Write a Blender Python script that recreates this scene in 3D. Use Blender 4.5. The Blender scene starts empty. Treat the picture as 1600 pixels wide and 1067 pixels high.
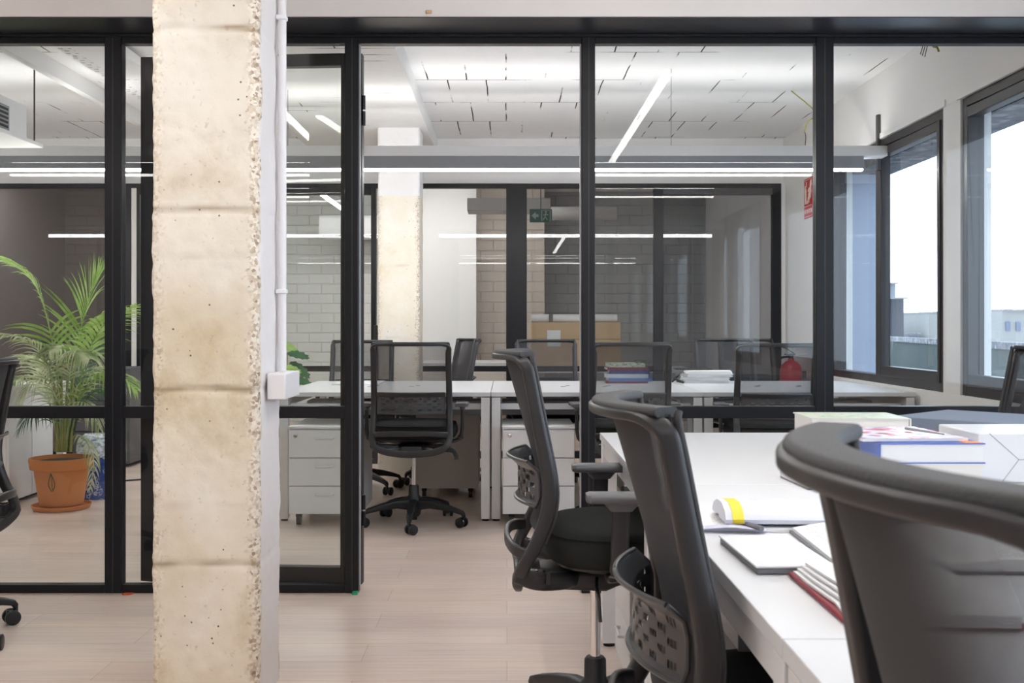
import bpy, bmesh, math, random
from mathutils import Vector, Matrix, noise
R = math.radians
PI = math.pi
S = bpy.context.scene
COL = S.collection
random.seed(7)

# ------------------------------------------------------------------ camera
F = 1620.0            # focal length in pixels of the 1600x1067 frame
CX, CY, CAMZ = 792.0, 512.0, 1.10
cam_d = bpy.data.cameras.new('camera')
cam = bpy.data.objects.new('camera', cam_d)
COL.objects.link(cam)
cam.location = (0, 0, CAMZ)
cam.rotation_euler = (R(90), 0, 0)
cam_d.sensor_width = 36
cam_d.lens = F * 36 / 1600
cam_d.shift_x = (800 - CX) / 1600
cam_d.shift_y = -(533.5 - CY) / 1600
cam_d.clip_start = 0.05
cam_d.clip_end = 400
cam_d.dof.use_dof = True
cam_d.dof.focus_distance = 4.6
cam_d.dof.aperture_fstop = 13
S.camera = cam

# ------------------------------------------------------------------ world, exposure
W = bpy.data.worlds.new('overcast_sky')
S.world = W
W.use_nodes = True
wn = W.node_tree
wn.nodes.clear()
wo = wn.nodes.new('ShaderNodeOutputWorld')
wb = wn.nodes.new('ShaderNodeBackground')
wb.inputs[0].default_value = (0.80, 0.89, 1.0, 1)
wb.inputs[1].default_value = 1.9
wn.links.new(wb.outputs[0], wo.inputs[0])
S.view_settings.view_transform = 'Standard'
S.view_settings.look = 'None'
S.view_settings.gamma = 1
S.view_settings.use_curve_mapping = False
S.view_settings.exposure = 1.27
S.cycles.use_denoising = True
S.cycles.max_bounces = 9
S.cycles.diffuse_bounces = 5
S.cycles.glossy_bounces = 4
S.cycles.transmission_bounces = 6
S.cycles.transparent_max_bounces = 24
S.cycles.sample_clamp_indirect = 6
S.cycles.caustics_reflective = False
S.cycles.caustics_refractive = False
LAMP_E = 21.0         # emission of the linear lamps

# ------------------------------------------------------------------ helpers
def at(px, py, D):
    return Vector(((px - CX) * D / F, D, CAMZ - (py - CY) * D / F))

def tag(o, label=None, cat=None, group=None, kind=None):
    if label: o['label'] = label
    if cat: o['category'] = cat
    if group: o['group'] = group
    if kind: o['kind'] = kind
    return o

def empty(name, loc=(0, 0, 0), rz=0, label=None, cat=None, group=None, kind=None):
    o = bpy.data.objects.new(name, None)
    COL.objects.link(o)
    o.empty_display_size = 0.1
    o.location = loc
    o.rotation_euler = (0, 0, rz)
    return tag(o, label, cat, group, kind)

class MB:
    def __init__(self):
        self.v = []; self.f = []
    def add(self, vs, fs):
        n = len(self.v)
        self.v += [Vector(p) for p in vs]
        self.f += [tuple(i + n for i in f) for f in fs]
        return self
    def box(self, x0, x1, y0, y1, z0, z1, M=None):
        vs = [Vector(p) for p in ((x0,y0,z0),(x1,y0,z0),(x1,y1,z0),(x0,y1,z0),(x0,y0,z1),(x1,y0,z1),(x1,y1,z1),(x0,y1,z1))]
        if M is not None: vs = [M @ p for p in vs]
        return self.add(vs, [(0,3,2,1),(4,5,6,7),(0,1,5,4),(1,2,6,5),(2,3,7,6),(3,0,4,7)])
    def sweep(self, pts, sec, ref=(1, 0, 0), caps=True, scale=None, closed=False):
        """sweep a closed section [(a,b)..] along pts; a along ref-ish, b along the normal"""
        pts = [Vector(p) for p in pts]
        ref = Vector(ref); n = len(pts); m = len(sec); base = len(self.v)
        for i, p in enumerate(pts):
            if closed:
                t = pts[(i + 1) % n] - pts[i - 1]
            else:
                t = pts[min(i + 1, n - 1)] - pts[max(i - 1, 0)]
            t.normalize()
            b = t.cross(ref)
            if b.length < 1e-4: b = t.cross(Vector((0.01, 1, 0.02)))
            b.normalize()
            a = b.cross(t).normalized()
            s = scale[i] if scale else 1
            if not isinstance(s, tuple): s = (s, s)
            for (u, w) in sec:
                self.v.append(p + a * u * s[0] + b * w * s[1])
        for i in range(n if closed else n - 1):
            for k in range(m):
                A = base + i * m + k; B = base + i * m + (k + 1) % m
                j = (i + 1) % n
                C_ = base + j * m + (k + 1) % m; D_ = base + j * m + k
                self.f.append((A, B, C_, D_))
        if caps and not closed:
            self.f.append(tuple(base + k for k in range(m))[::-1])
            self.f.append(tuple(base + (n - 1) * m + k for k in range(m)))
        return self
    def tube(self, pts, r, seg=8, scale=None, closed=False):
        pts = [Vector(p) for p in pts]
        d = (pts[-1] - pts[0])
        ref = (0, 0, 1) if abs(d.z) < 0.8 * max(d.length, 1e-6) else (1, 0, 0)
        return self.sweep(pts, circ(r, seg), ref, True, scale, closed)
    def lathe(self, prof, c=(0, 0, 0), seg=24, M=None):
        base = len(self.v); c = Vector(c)
        for (r, z) in prof:
            for k in range(seg):
                a = 2 * PI * k / seg
                p = Vector((r * math.cos(a), r * math.sin(a), z))
                if M is not None: p = M @ p
                self.v.append(p + c)
        for i in range(len(prof) - 1):
            for k in range(seg):
                self.f.append((base + i*seg + k, base + i*seg + (k+1) % seg, base + (i+1)*seg + (k+1) % seg, base + (i+1)*seg + k))
        if prof[0][0] > 1e-5: self.f.append(tuple(base + k for k in range(seg))[::-1])
        if prof[-1][0] > 1e-5: self.f.append(tuple(base + (len(prof)-1)*seg + k for k in range(seg)))
        return self
    def cyl(self, a, b, r, seg=16):
        return self.tube([a, b], r, seg)
    def build(self, name, mat, parent=None, bevel=0, smooth=True, segs=2, xf=None):
        me = bpy.data.meshes.new(name)
        vs = self.v if xf is None else [xf @ p for p in self.v]
        me.from_pydata([tuple(p) for p in vs], [], self.f)
        bm = bmesh.new(); bm.from_mesh(me)
        bmesh.ops.remove_doubles(bm, verts=bm.verts, dist=1e-6)
        bmesh.ops.recalc_face_normals(bm, faces=bm.faces)
        bm.to_mesh(me); bm.free()
        if smooth:
            for p in me.polygons: p.use_smooth = True
            try: me.set_sharp_from_angle(angle=R(38))
            except Exception: pass
        me.materials.append(mat)
        o = bpy.data.objects.new(name, me)
        COL.objects.link(o)
        if parent is not None: o.parent = parent
        if bevel:
            b = o.modifiers.new('bevel', 'BEVEL'); b.width = bevel; b.segments = segs
            b.limit_method = 'ANGLE'; b.angle_limit = R(40)
        return o

def circ(r, n=8):
    return [(r * math.cos(2*PI*k/n), r * math.sin(2*PI*k/n)) for k in range(n)]
def rrect(w, h, r, n=3):
    out = []
    for cx, cy, a0 in ((w/2-r, h/2-r, 0), (-w/2+r, h/2-r, 90), (-w/2+r, -h/2+r, 180), (w/2-r, -h/2+r, 270)):
        for k in range(n + 1):
            a = R(a0 + 90 * k / n)
            out.append((cx + r*math.cos(a), cy + r*math.sin(a)))
    return out
def spline(P, n=6):
    P = [Vector(p) for p in P]
    if len(P) < 3: return P
    Q = [P[0]*2 - P[1]] + P + [P[-1]*2 - P[-2]]
    out = []
    for i in range(1, len(Q) - 2):
        for k in range(n):
            t = k / n
            a, b, c, d = Q[i-1], Q[i], Q[i+1], Q[i+2]
            out.append(0.5 * ((2*b) + (c-a)*t + (2*a-5*b+4*c-d)*t*t + (3*b-a-3*c+d)*t*t*t))
    out.append(P[-1])
    return out
def box(name, mat, x0, x1, y0, y1, z0, z1, parent=None, bevel=0, **k):
    return MB().box(x0, x1, y0, y1, z0, z1).build(name, mat, parent, bevel, smooth=bool(bevel), **k)
def struct(name, mat, *a, **k):
    o = box(name, mat, *a, **k); o['kind'] = 'structure'; return o
def copy_tree(o, parent=None):
    c = o.copy(); COL.objects.link(c); c.parent = parent
    for ch in [x for x in bpy.data.objects if x.parent == o]:
        copy_tree(ch, c)
    return c

# ------------------------------------------------------------------ materials
def new_mat(name):
    m = bpy.data.materials.new(name); m.use_nodes = True
    nt = m.node_tree
    return m, nt, nt.nodes['Principled BSDF']
def N(nt, t, **props):
    n = nt.nodes.new(t)
    for k, v in props.items(): setattr(n, k, v)
    return n
def L(nt, a, b): nt.links.new(a, b)
def plain(name, col, rough=0.5, metal=0.0, bump=0, bscale=200, spec=0.5):
    m, nt, b = new_mat(name)
    b.inputs['Base Color'].default_value = (*col, 1)
    b.inputs['Roughness'].default_value = rough
    b.inputs['Metallic'].default_value = metal
    b.inputs['Specular IOR Level'].default_value = spec
    if bump:
        tc = N(nt, 'ShaderNodeTexCoord'); no = N(nt, 'ShaderNodeTexNoise')
        no.inputs['Scale'].default_value = bscale; no.inputs['Detail'].default_value = 4
        bp = N(nt, 'ShaderNodeBump'); bp.inputs['Strength'].default_value = bump; bp.inputs['Distance'].default_value = 0.002
        L(nt, tc.outputs['Object'], no.inputs['Vector']); L(nt, no.outputs['Fac'], bp.inputs['Height']); L(nt, bp.outputs[0], b.inputs['Normal'])
    return m
def emit(name, col, s):
    m = bpy.data.materials.new(name); m.use_nodes = True; nt = m.node_tree; nt.nodes.clear()
    o = N(nt, 'ShaderNodeOutputMaterial'); e = N(nt, 'ShaderNodeEmission')
    e.inputs[0].default_value = (*col, 1); e.inputs[1].default_value = s
    L(nt, e.outputs[0], o.inputs[0]); return m
def glass(name, tint, ior=1.5, rough=0.0):
    m = bpy.data.materials.new(name); m.use_nodes = True; nt = m.node_tree; nt.nodes.clear()
    o = N(nt, 'ShaderNodeOutputMaterial'); t = N(nt, 'ShaderNodeBsdfTransparent'); g = N(nt, 'ShaderNodeBsdfGlossy')
    t.inputs[0].default_value = (*tint, 1); g.inputs['Roughness'].default_value = rough
    fr = N(nt, 'ShaderNodeFresnel'); fr.inputs[0].default_value = ior
    ge = N(nt, 'ShaderNodeNewGeometry'); s = N(nt, 'ShaderNodeMath', operation='SUBTRACT'); s.inputs[0].default_value = 1
    mu = N(nt, 'ShaderNodeMath', operation='MULTIPLY'); mx = N(nt, 'ShaderNodeMixShader')
    L(nt, ge.outputs['Backfacing'], s.inputs[1]); L(nt, fr.outputs[0], mu.inputs[0]); L(nt, s.outputs[0], mu.inputs[1])
    L(nt, mu.outputs[0], mx.inputs[0]); L(nt, t.outputs[0], mx.inputs[1]); L(nt, g.outputs[0], mx.inputs[2]); L(nt, mx.outputs[0], o.inputs[0])
    return m
def net(name, col, trans):
    """woven mesh fabric: holes let light through, fewer the more obliquely it is crossed"""
    m, nt, b = new_mat(name)
    b.inputs['Base Color'].default_value = (*col, 1); b.inputs['Roughness'].default_value = 0.8
    o = nt.nodes['Material Output']; t = N(nt, 'ShaderNodeBsdfTransparent')
    ge = N(nt, 'ShaderNodeNewGeometry'); vm = N(nt, 'ShaderNodeVectorMath', operation='DOT_PRODUCT')
    L(nt, ge.outputs['Normal'], vm.inputs[0]); L(nt, ge.outputs['Incoming'], vm.inputs[1])
    ab = N(nt, 'ShaderNodeMath', operation='ABSOLUTE'); L(nt, vm.outputs['Value'], ab.inputs[0])
    mx_ = N(nt, 'ShaderNodeMath', operation='MAXIMUM'); mx_.inputs[1].default_value = 0.08; L(nt, ab.outputs[0], mx_.inputs[0])
    dv = N(nt, 'ShaderNodeMath', operation='DIVIDE'); dv.inputs[0].default_value = 1.0; L(nt, mx_.outputs[0], dv.inputs[1])
    p2 = N(nt, 'ShaderNodeMath', operation='POWER'); p2.inputs[1].default_value = 2.0; L(nt, dv.outputs[0], p2.inputs[0])
    pw = N(nt, 'ShaderNodeMath', operation='POWER'); pw.inputs[0].default_value = trans; L(nt, p2.outputs[0], pw.inputs[1])
    mx = N(nt, 'ShaderNodeMixShader')
    L(nt, pw.outputs[0], mx.inputs[0]); L(nt, b.outputs[0], mx.inputs[1]); L(nt, t.outputs[0], mx.inputs[2]); L(nt, mx.outputs[0], o.inputs[0])
    return m
def ramp(nt, src, stops):
    r = N(nt, 'ShaderNodeValToRGB')
    e = r.color_ramp.elements
    while len(e) < len(stops): e.new(0.5)
    for i, (p, c) in enumerate(stops):
        e[i].position = p; e[i].color = (*c, 1) if len(c) == 3 else c
    L(nt, src, r.inputs[0]); return r
def mapping(nt, scale=(1, 1, 1), rot=(0, 0, 0), loc=(0, 0, 0), out='Object'):
    tc = N(nt, 'ShaderNodeTexCoord'); mp = N(nt, 'ShaderNodeMapping')
    mp.inputs['Scale'].default_value = scale; mp.inputs['Rotation'].default_value = rot; mp.inputs['Location'].default_value = loc
    L(nt, tc.outputs[out], mp.inputs[0]); return mp
def mixc(nt, fac, a, b, mode='MIX'):
    m = N(nt, 'ShaderNodeMix', data_type='RGBA', blend_type=mode)
    for i, v in ((0, fac), (6, a), (7, b)):
        if hasattr(v, 'links') or isinstance(v, bpy.types.NodeSocket): L(nt, v, m.inputs[i])
        elif i == 0: m.inputs[0].default_value = v
        else: m.inputs[i].default_value = (*v, 1)
    return m.outputs[2]

def wood_floor():
    m, nt, b = new_mat('pale_oak_planks')
    mp = mapping(nt)
    br = N(nt, 'ShaderNodeTexBrick'); br.offset = 0.37
    br.inputs['Scale'].default_value = 1; br.inputs['Brick Width'].default_value = 1.3; br.inputs['Row Height'].default_value = 0.19
    br.inputs['Mortar Size'].default_value = 0.0012; br.inputs['Mortar Smooth'].default_value = 0.2
    br.inputs['Color1'].default_value = (0.74, 0.60, 0.525, 1); br.inputs['Color2'].default_value = (0.80, 0.68, 0.605, 1)
    br.inputs['Mortar'].default_value = (0.55, 0.42, 0.34, 1)
    L(nt, mp.outputs[0], br.inputs['Vector'])
    m2 = mapping(nt, (1.2, 28, 1)); no = N(nt, 'ShaderNodeTexNoise'); no.inputs['Scale'].default_value = 2.2; no.inputs['Detail'].default_value = 8; no.inputs['Roughness'].default_value = 0.62
    L(nt, m2.outputs[0], no.inputs['Vector'])
    r = ramp(nt, no.outputs['Fac'], [(0.28, (0.86, 0.84, 0.83)), (0.62, (1.04, 1.03, 1.02))])
    m3 = mapping(nt, (0.8, 3, 1)); n3 = N(nt, 'ShaderNodeTexNoise'); n3.inputs['Scale'].default_value = 1.7; n3.inputs['Detail'].default_value = 3
    L(nt, m3.outputs[0], n3.inputs['Vector'])
    r3 = ramp(nt, n3.outputs['Fac'], [(0.3, (0.9, 0.89, 0.9)), (0.7, (1.05, 1.04, 1.02))])
    c = mixc(nt, 1.0, br.outputs['Color'], r.outputs[0], 'MULTIPLY')
    c = mixc(nt, 1.0, c, r3.outputs[0], 'MULTIPLY')
    L(nt, c, b.inputs['Base Color'])
    b.inputs['Roughness'].default_value = 0.36
    bp = N(nt, 'ShaderNodeBump'); bp.inputs['Strength'].default_value = 0.12; bp.inputs['Distance'].default_value = 0.002
    L(nt, no.outputs['Fac'], bp.inputs['Height']); L(nt, bp.outputs[0], b.inputs['Normal'])
    return m
def cracked(name, base, w, h, rot=(0, 0, 0), mortar=(0.05, 0.045, 0.045), keep=(0.52, 0.60), bump=0.25, tex=6, smooth=0.1, ms=0.004, var=0.05, squash=0.5):
    """white painted ceramic boards or bricks with broken dark joints"""
    m, nt, b = new_mat(name)
    mp = mapping(nt, rot=rot)
    wob = N(nt, 'ShaderNodeTexNoise'); wob.inputs['Scale'].default_value = 3.0; L(nt, mp.outputs[0], wob.inputs['Vector'])
    ad = N(nt, 'ShaderNodeVectorMath', operation='MULTIPLY_ADD'); ad.inputs[1].default_value = (0.012, 0.012, 0)
    L(nt, wob.outputs['Color'], ad.inputs[0]); L(nt, mp.outputs[0], ad.inputs[2])
    br = N(nt, 'ShaderNodeTexBrick'); br.offset = squash
    br.inputs['Scale'].default_value = 1; br.inputs['Brick Width'].default_value = w; br.inputs['Row Height'].default_value = h
    br.inputs['Mortar Size'].default_value = ms; br.inputs['Mortar Smooth'].default_value = smooth
    L(nt, ad.outputs[0], br.inputs['Vector'])
    no = N(nt, 'ShaderNodeTexNoise'); no.inputs['Scale'].default_value = 1.9; no.inputs['Detail'].default_value = 5; L(nt, mp.outputs[0], no.inputs['Vector'])
    rk = ramp(nt, no.outputs['Fac'], [(keep[0], (0, 0, 0)), (keep[1], (1, 1, 1))])
    mu = N(nt, 'ShaderNodeMath', operation='MULTIPLY'); L(nt, br.outputs['Fac'], mu.inputs[0]); L(nt, rk.outputs[0], mu.inputs[1])
    n2 = N(nt, 'ShaderNodeTexNoise'); n2.inputs['Scale'].default_value = tex; n2.inputs['Detail'].default_value = 6; n2.inputs['Roughness'].default_value = 0.65; L(nt, mp.outputs[0], n2.inputs['Vector'])
    r2 = ramp(nt, n2.outputs['Fac'], [(0.3, tuple(x * (1 - var) for x in base)), (0.7, base)])
    c = mixc(nt, mu.outputs[0], r2.outputs[0], mortar)
    L(nt, c, b.inputs['Base Color']); b.inputs['Roughness'].default_value = 0.85; b.inputs['Specular IOR Level'].default_value = 0.2
    sb = N(nt, 'ShaderNodeMath', operation='SUBTRACT'); L(nt, n2.outputs['Fac'], sb.inputs[0]); L(nt, br.outputs['Fac'], sb.inputs[1])
    bp = N(nt, 'ShaderNodeBump'); bp.inputs['Strength'].default_value = bump; bp.inputs['Distance'].default_value = 0.012
    L(nt, sb.outputs[0], bp.inputs['Height']); L(nt, bp.outputs[0], b.inputs['Normal'])
    return m
def concrete(name, paint_z=None, warm=1.0):
    m, nt, b = new_mat(name)
    mp = mapping(nt)
    n1 = N(nt, 'ShaderNodeTexNoise'); n1.inputs['Scale'].default_value = 3.2; n1.inputs['Detail'].default_value = 9; n1.inputs['Roughness'].default_value = 0.62; L(nt, mp.outputs[0], n1.inputs['Vector'])
    c1 = ramp(nt, n1.outputs['Fac'], [(0.24, (0.44, 0.34, 0.22)), (0.35, (0.66, 0.575, 0.44)), (0.44, (0.755, 0.69, 0.575)), (0.68, (0.79, 0.75, 0.68))])
    # higher up the cast is paler and greyer
    sx = N(nt, 'ShaderNodeSeparateXYZ'); L(nt, mp.outputs[0], sx.inputs[0])
    mr = N(nt, 'ShaderNodeMapRange'); mr.inputs[1].default_value = 0.9; mr.inputs[2].default_value = 2.0; mr.inputs[3].default_value = 0.0; mr.inputs[4].default_value = 0.6
    L(nt, sx.outputs[2], mr.inputs[0])
    c = mixc(nt, mr.outputs[0], c1.outputs[0], (0.62, 0.595, 0.56)) if paint_z is None else c1.outputs[0]
    # pits and grit
    vo = N(nt, 'ShaderNodeTexVoronoi'); vo.inputs['Scale'].default_value = 30; L(nt, mp.outputs[0], vo.inputs['Vector'])
    vr = ramp(nt, vo.outputs['Distance'], [(0.06, (1, 1, 1)), (0.105, (0, 0, 0))])
    n4 = N(nt, 'ShaderNodeTexNoise'); n4.inputs['Scale'].default_value = 6; L(nt, mp.outputs[0], n4.inputs['Vector'])
    r4 = ramp(nt, n4.outputs['Fac'], [(0.50, (0, 0, 0)), (0.56, (1, 1, 1))])
    pit = N(nt, 'ShaderNodeMath', operation='MULTIPLY'); L(nt, vr.outputs[0], pit.inputs[0]); L(nt, r4.outputs[0], pit.inputs[1])
    c = mixc(nt, pit.outputs[0], c, (0.14, 0.10, 0.07))
    n5 = N(nt, 'ShaderNodeTexNoise'); n5.inputs['Scale'].default_value = 55; n5.inputs['Detail'].default_value = 5; L(nt, mp.outputs[0], n5.inputs['Vector'])
    r5 = ramp(nt, n5.outputs['Fac'], [(0.24, (0.80, 0.76, 0.70)), (0.36, (1, 1, 1))])
    c = mixc(nt, 1.0, c, r5.outputs[0], 'MULTIPLY')
    n6 = N(nt, 'ShaderNodeTexNoise'); n6.inputs['Scale'].default_value = 1.4; n6.inputs['Detail'].default_value = 7; n6.inputs['Roughness'].default_value = 0.55
    m6 = mapping(nt, (1, 1, 0.8), loc=(5, 2, 1)); L(nt, m6.outputs[0], n6.inputs['Vector'])
    r6 = ramp(nt, n6.outputs['Fac'], [(0.36, (0.88, 0.82, 0.72)), (0.46, (1, 0.99, 0.97)), (0.62, (1.08, 1.08, 1.09))])
    c = mixc(nt, 1.0, c, r6.outputs[0], 'MULTIPLY')
    # broken arrises show the aggregate
    at_ = N(nt, 'ShaderNodeAttribute'); at_.attribute_name = 'chip'
    vg = N(nt, 'ShaderNodeTexVoronoi'); vg.inputs['Scale'].default_value = 120; L(nt, mp.outputs[0], vg.inputs['Vector'])
    bw = N(nt, 'ShaderNodeRGBToBW'); L(nt, vg.outputs['Color'], bw.inputs[0])
    cg = ramp(nt, bw.outputs[0], [(0.12, (0.30, 0.22, 0.16)), (0.35, (0.60, 0.50, 0.39)), (0.7, (0.80, 0.74, 0.65))])
    c = mixc(nt, at_.outputs['Fac'], c, cg.outputs[0])
    ag = N(nt, 'ShaderNodeAttribute'); ag.attribute_name = 'groove'
    c = mixc(nt, ag.outputs['Fac'], c, (0.33, 0.24, 0.15))
    if paint_z is not None:
        gt = N(nt, 'ShaderNodeMath', operation='GREATER_THAN'); gt.inputs[1].default_value = paint_z; L(nt, sx.outputs[2], gt.inputs[0])
        c = mixc(nt, gt.outputs[0], c, (0.82, 0.81, 0.81))
    a2 = N(nt, 'ShaderNodeAttribute'); a2.attribute_name = 'paint'
    c = mixc(nt, a2.outputs['Fac'], c, (0.77, 0.73, 0.72))
    L(nt, c, b.inputs['Base Color']); b.inputs['Roughness'].default_value = 0.9; b.inputs['Specular IOR Level'].default_value = 0.15
    ad = N(nt, 'ShaderNodeMath', operation='MULTIPLY_ADD'); ad.inputs[1].default_value = -0.7; L(nt, pit.outputs[0], ad.inputs[0]); L(nt, n5.outputs['Fac'], ad.inputs[2])
    bp = N(nt, 'ShaderNodeBump'); bp.inputs['Strength'].default_value = 0.3; bp.inputs['Distance'].default_value = 0.004
    L(nt, ad.outputs[0], bp.inputs['Height']); L(nt, bp.outputs[0], b.inputs['Normal'])
    return m
def printed(name, rows=60, cols=6, ink=(0.25, 0.25, 0.27), paper=(0.86, 0.86, 0.86), margin=0.12, out='Generated'):
    m, nt, b = new_mat(name)
    tc = N(nt, 'ShaderNodeTexCoord'); sx = N(nt, 'ShaderNodeSeparateXYZ'); L(nt, tc.outputs[out], sx.inputs[0])
    def M(op, a, v=None, c=None):
        n = N(nt, 'ShaderNodeMath', operation=op)
        for i, q in enumerate((a, v, c)):
            if q is None: continue
            if isinstance(q, (int, float)): n.inputs[i].default_value = q
            else: L(nt, q, n.inputs[i])
        return n.outputs[0]
    fr = M('FRACT', M('MULTIPLY', sx.outputs[1], rows)); line = M('LESS_THAN', fr, 0.42)
    no = N(nt, 'ShaderNodeTexNoise'); no.inputs['Scale'].default_value = 1; no.inputs['Detail'].default_value = 1
    cb = N(nt, 'ShaderNodeCombineXYZ'); L(nt, M('MULTIPLY', sx.outputs[0], cols * 9), cb.inputs[0]); L(nt, M('MULTIPLY', M('FLOOR', M('MULTIPLY', sx.outputs[1], rows)), 3.7), cb.inputs[1])
    L(nt, cb.outputs[0], no.inputs['Vector'])
    word = M('GREATER_THAN', no.outputs['Fac'], 0.43)
    inx = M('MULTIPLY', M('GREATER_THAN', sx.outputs[0], margin), M('LESS_THAN', sx.outputs[0], 1 - margin))
    iny = M('MULTIPLY', M('GREATER_THAN', sx.outputs[1], margin * 0.7), M('LESS_THAN', sx.outputs[1], 1 - margin * 0.7))
    fac = M('MULTIPLY', M('MULTIPLY', line, word), M('MULTIPLY', inx, iny))
    fac = M('MULTIPLY', fac, 0.6)
    c = mixc(nt, fac, paper, ink)
    L(nt, c, b.inputs['Base Color']); b.inputs['Roughness'].default_value = 0.7
    return m
def blotch(name, stops, scale=6, rough=0.35, out='Generated', detail=2):
    m, nt, b = new_mat(name)
    mp = mapping(nt, out=out); no = N(nt, 'ShaderNodeTexNoise'); no.inputs['Scale'].default_value = scale; no.inputs['Detail'].default_value = detail
    L(nt, mp.outputs[0], no.inputs['Vector']); r = ramp(nt, no.outputs['Fac'], stops)
    L(nt, r.outputs[0], b.inputs['Base Color']); b.inputs['Roughness'].default_value = rough
    return m

M_floor = wood_floor()
M_ceil = cracked('white_painted_ceiling_boards', (0.90, 0.90, 0.90), 0.252, 0.67, keep=(0.50, 0.57), ms=0.0045, bump=0.12, tex=9, squash=0.5, var=0.03)
M_ceil2 = cracked('white_painted_rough_boards', (0.84, 0.835, 0.82), 0.9, 0.13, keep=(0.56, 0.66), ms=0.004, bump=0.35, tex=7)
M_white = plain('white_painted_plaster', (0.80, 0.79, 0.785), 0.85, bump=0.1, bscale=14, spec=0.2)
M_bulk = plain('bulkhead_plaster', (0.80, 0.765, 0.745), 0.85, bump=0.1, bscale=9, spec=0.2)
M_brick = cracked('white_painted_brick', (0.80, 0.81, 0.79), 0.29, 0.115, rot=(R(90), 0, 0), keep=(0.50, 0.66), ms=0.006, bump=0.9, tex=7, smooth=0.4, mortar=(0.62, 0.62, 0.60))
M_brickd = cracked('beige_painted_brick', (0.56, 0.50, 0.45), 0.29, 0.115, rot=(R(90), 0, 0), keep=(0.45, 0.66), ms=0.006, bump=1.0, tex=8, smooth=0.4, mortar=(0.40, 0.35, 0.31))
M_grey = plain('dim_grey_plaster', (0.42, 0.41, 0.41), 0.85)
M_brown = plain('brown_grey_plaster', (0.20, 0.17, 0.16), 0.8, bump=0.2, bscale=5)
M_redbrick = cracked('red_brick', (0.30, 0.14, 0.13), 0.25, 0.07, rot=(R(90), 0, 0), keep=(0.1, 0.2), ms=0.008, mortar=(0.5, 0.45, 0.44), tex=20)
M_black = plain('black_aluminium', (0.007, 0.0075, 0.0105), 0.38, spec=0.35)
M_black_gloss = plain('black_aluminium_soffit', (0.028, 0.030, 0.040), 0.28)
M_seal = plain('grey_glazing_seal', (0.42, 0.42, 0.44), 0.4)
M_alu = plain('grey_aluminium', (0.05, 0.05, 0.053), 0.4)
M_bronze = plain('bronze_aluminium', (0.040, 0.035, 0.036), 0.38)
M_glass = glass('clear_glass', (0.955, 0.965, 0.96), 1.5)
M_glassd = glass('grey_tinted_glass', (0.80, 0.82, 0.84), 1.55)
M_glasst = glass('brown_tinted_glass', (0.60, 0.56, 0.55), 1.55)
M_glassw = glass('window_glass', (0.90, 0.94, 0.97), 1.5)
M_col = concrete('bare_cast_concrete')
M_col2 = concrete('cast_concrete_painted_top', paint_z=2.07)
M_desk = plain('white_laminate', (0.765, 0.77, 0.79), 0.28)
M_desk_edge = plain('white_metal', (0.78, 0.78, 0.79), 0.4)
M_ped = plain('white_powder_coated_steel', (0.80, 0.80, 0.81), 0.38)
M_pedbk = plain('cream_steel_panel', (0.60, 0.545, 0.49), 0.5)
M_dark = plain('dark_gap', (0.02, 0.02, 0.022), 0.7)
M_frame = plain('graphite_plastic', (0.028, 0.026, 0.028), 0.34, bump=0.06, bscale=500)
M_rim = plain('grey_plastic_rim', (0.055, 0.053, 0.056), 0.30)
M_pad = plain('grey_arm_pad', (0.11, 0.11, 0.12), 0.45)
M_base = plain('black_nylon', (0.012, 0.013, 0.015), 0.42)
M_fabric = plain('charcoal_fabric', (0.022, 0.023, 0.022), 0.95, bump=0.8, bscale=700, spec=0.2)
M_net = net('graphite_mesh_fabric', (0.045, 0.044, 0.050), 0.46)
M_netrib = plain('ribbed_mesh_band', (0.050, 0.050, 0.053), 0.6, bump=0.7, bscale=420)
M_chrome = plain('chrome', (0.75, 0.74, 0.73), 0.16, 1.0)
M_lampbody = plain('satin_aluminium_lamp_body', (0.30, 0.31, 0.335), 0.38, 0.2)
M_lamptray = plain('pale_grey_channel', (0.86, 0.86, 0.87), 0.5)
M_light = emit('lamp_diffuser', (1.0, 0.985, 0.97), LAMP_E)
M_lightn = emit('lamp_diffuser_dimmed', (1.0, 0.97, 0.94), LAMP_E * 0.52)
M_lightb = emit('lamp_diffuser_bright', (1.0, 0.985, 0.97), LAMP_E * 1.15)
M_lightup = emit('added_uplight_glow', (1.0, 0.985, 0.97), LAMP_E * 0.42)  # glow added on top of the lamps to brighten the ceiling
M_pvc = plain('white_pvc', (0.80, 0.78, 0.79), 0.45)
M_terra = plain('terracotta', (0.56, 0.215, 0.075), 0.75, bump=0.2, bscale=30)
M_soil = plain('dark_soil', (0.06, 0.045, 0.035), 0.95, bump=1, bscale=60)
def leafmat(name, c1, c2):
    m, nt, b = new_mat(name)
    mp = mapping(nt); no = N(nt, 'ShaderNodeTexNoise'); no.inputs['Scale'].default_value = 14; L(nt, mp.outputs[0], no.inputs['Vector'])
    r = ramp(nt, no.outputs['Fac'], [(0.35, c1), (0.65, c2)]); L(nt, r.outputs[0], b.inputs['Base Color'])
    b.inputs['Roughness'].default_value = 0.4
    b.inputs['Transmission Weight'].default_value = 0.0
    tr = N(nt, 'ShaderNodeBsdfTranslucent'); L(nt, r.outputs[0], tr.inputs[0]); mx = N(nt, 'ShaderNodeMixShader'); mx.inputs[0].default_value = 0.35
    o = nt.nodes['Material Output']; L(nt, b.outputs[0], mx.inputs[1]); L(nt, tr.outputs[0], mx.inputs[2]); L(nt, mx.outputs[0], o.inputs[0])
    return m
M_leaf = leafmat('bright_green_leaf', (0.24, 0.42, 0.07), (0.44, 0.62, 0.20))
M_leafp = leafmat('pale_green_leaf', (0.30, 0.40, 0.17), (0.66, 0.70, 0.46))
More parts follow.
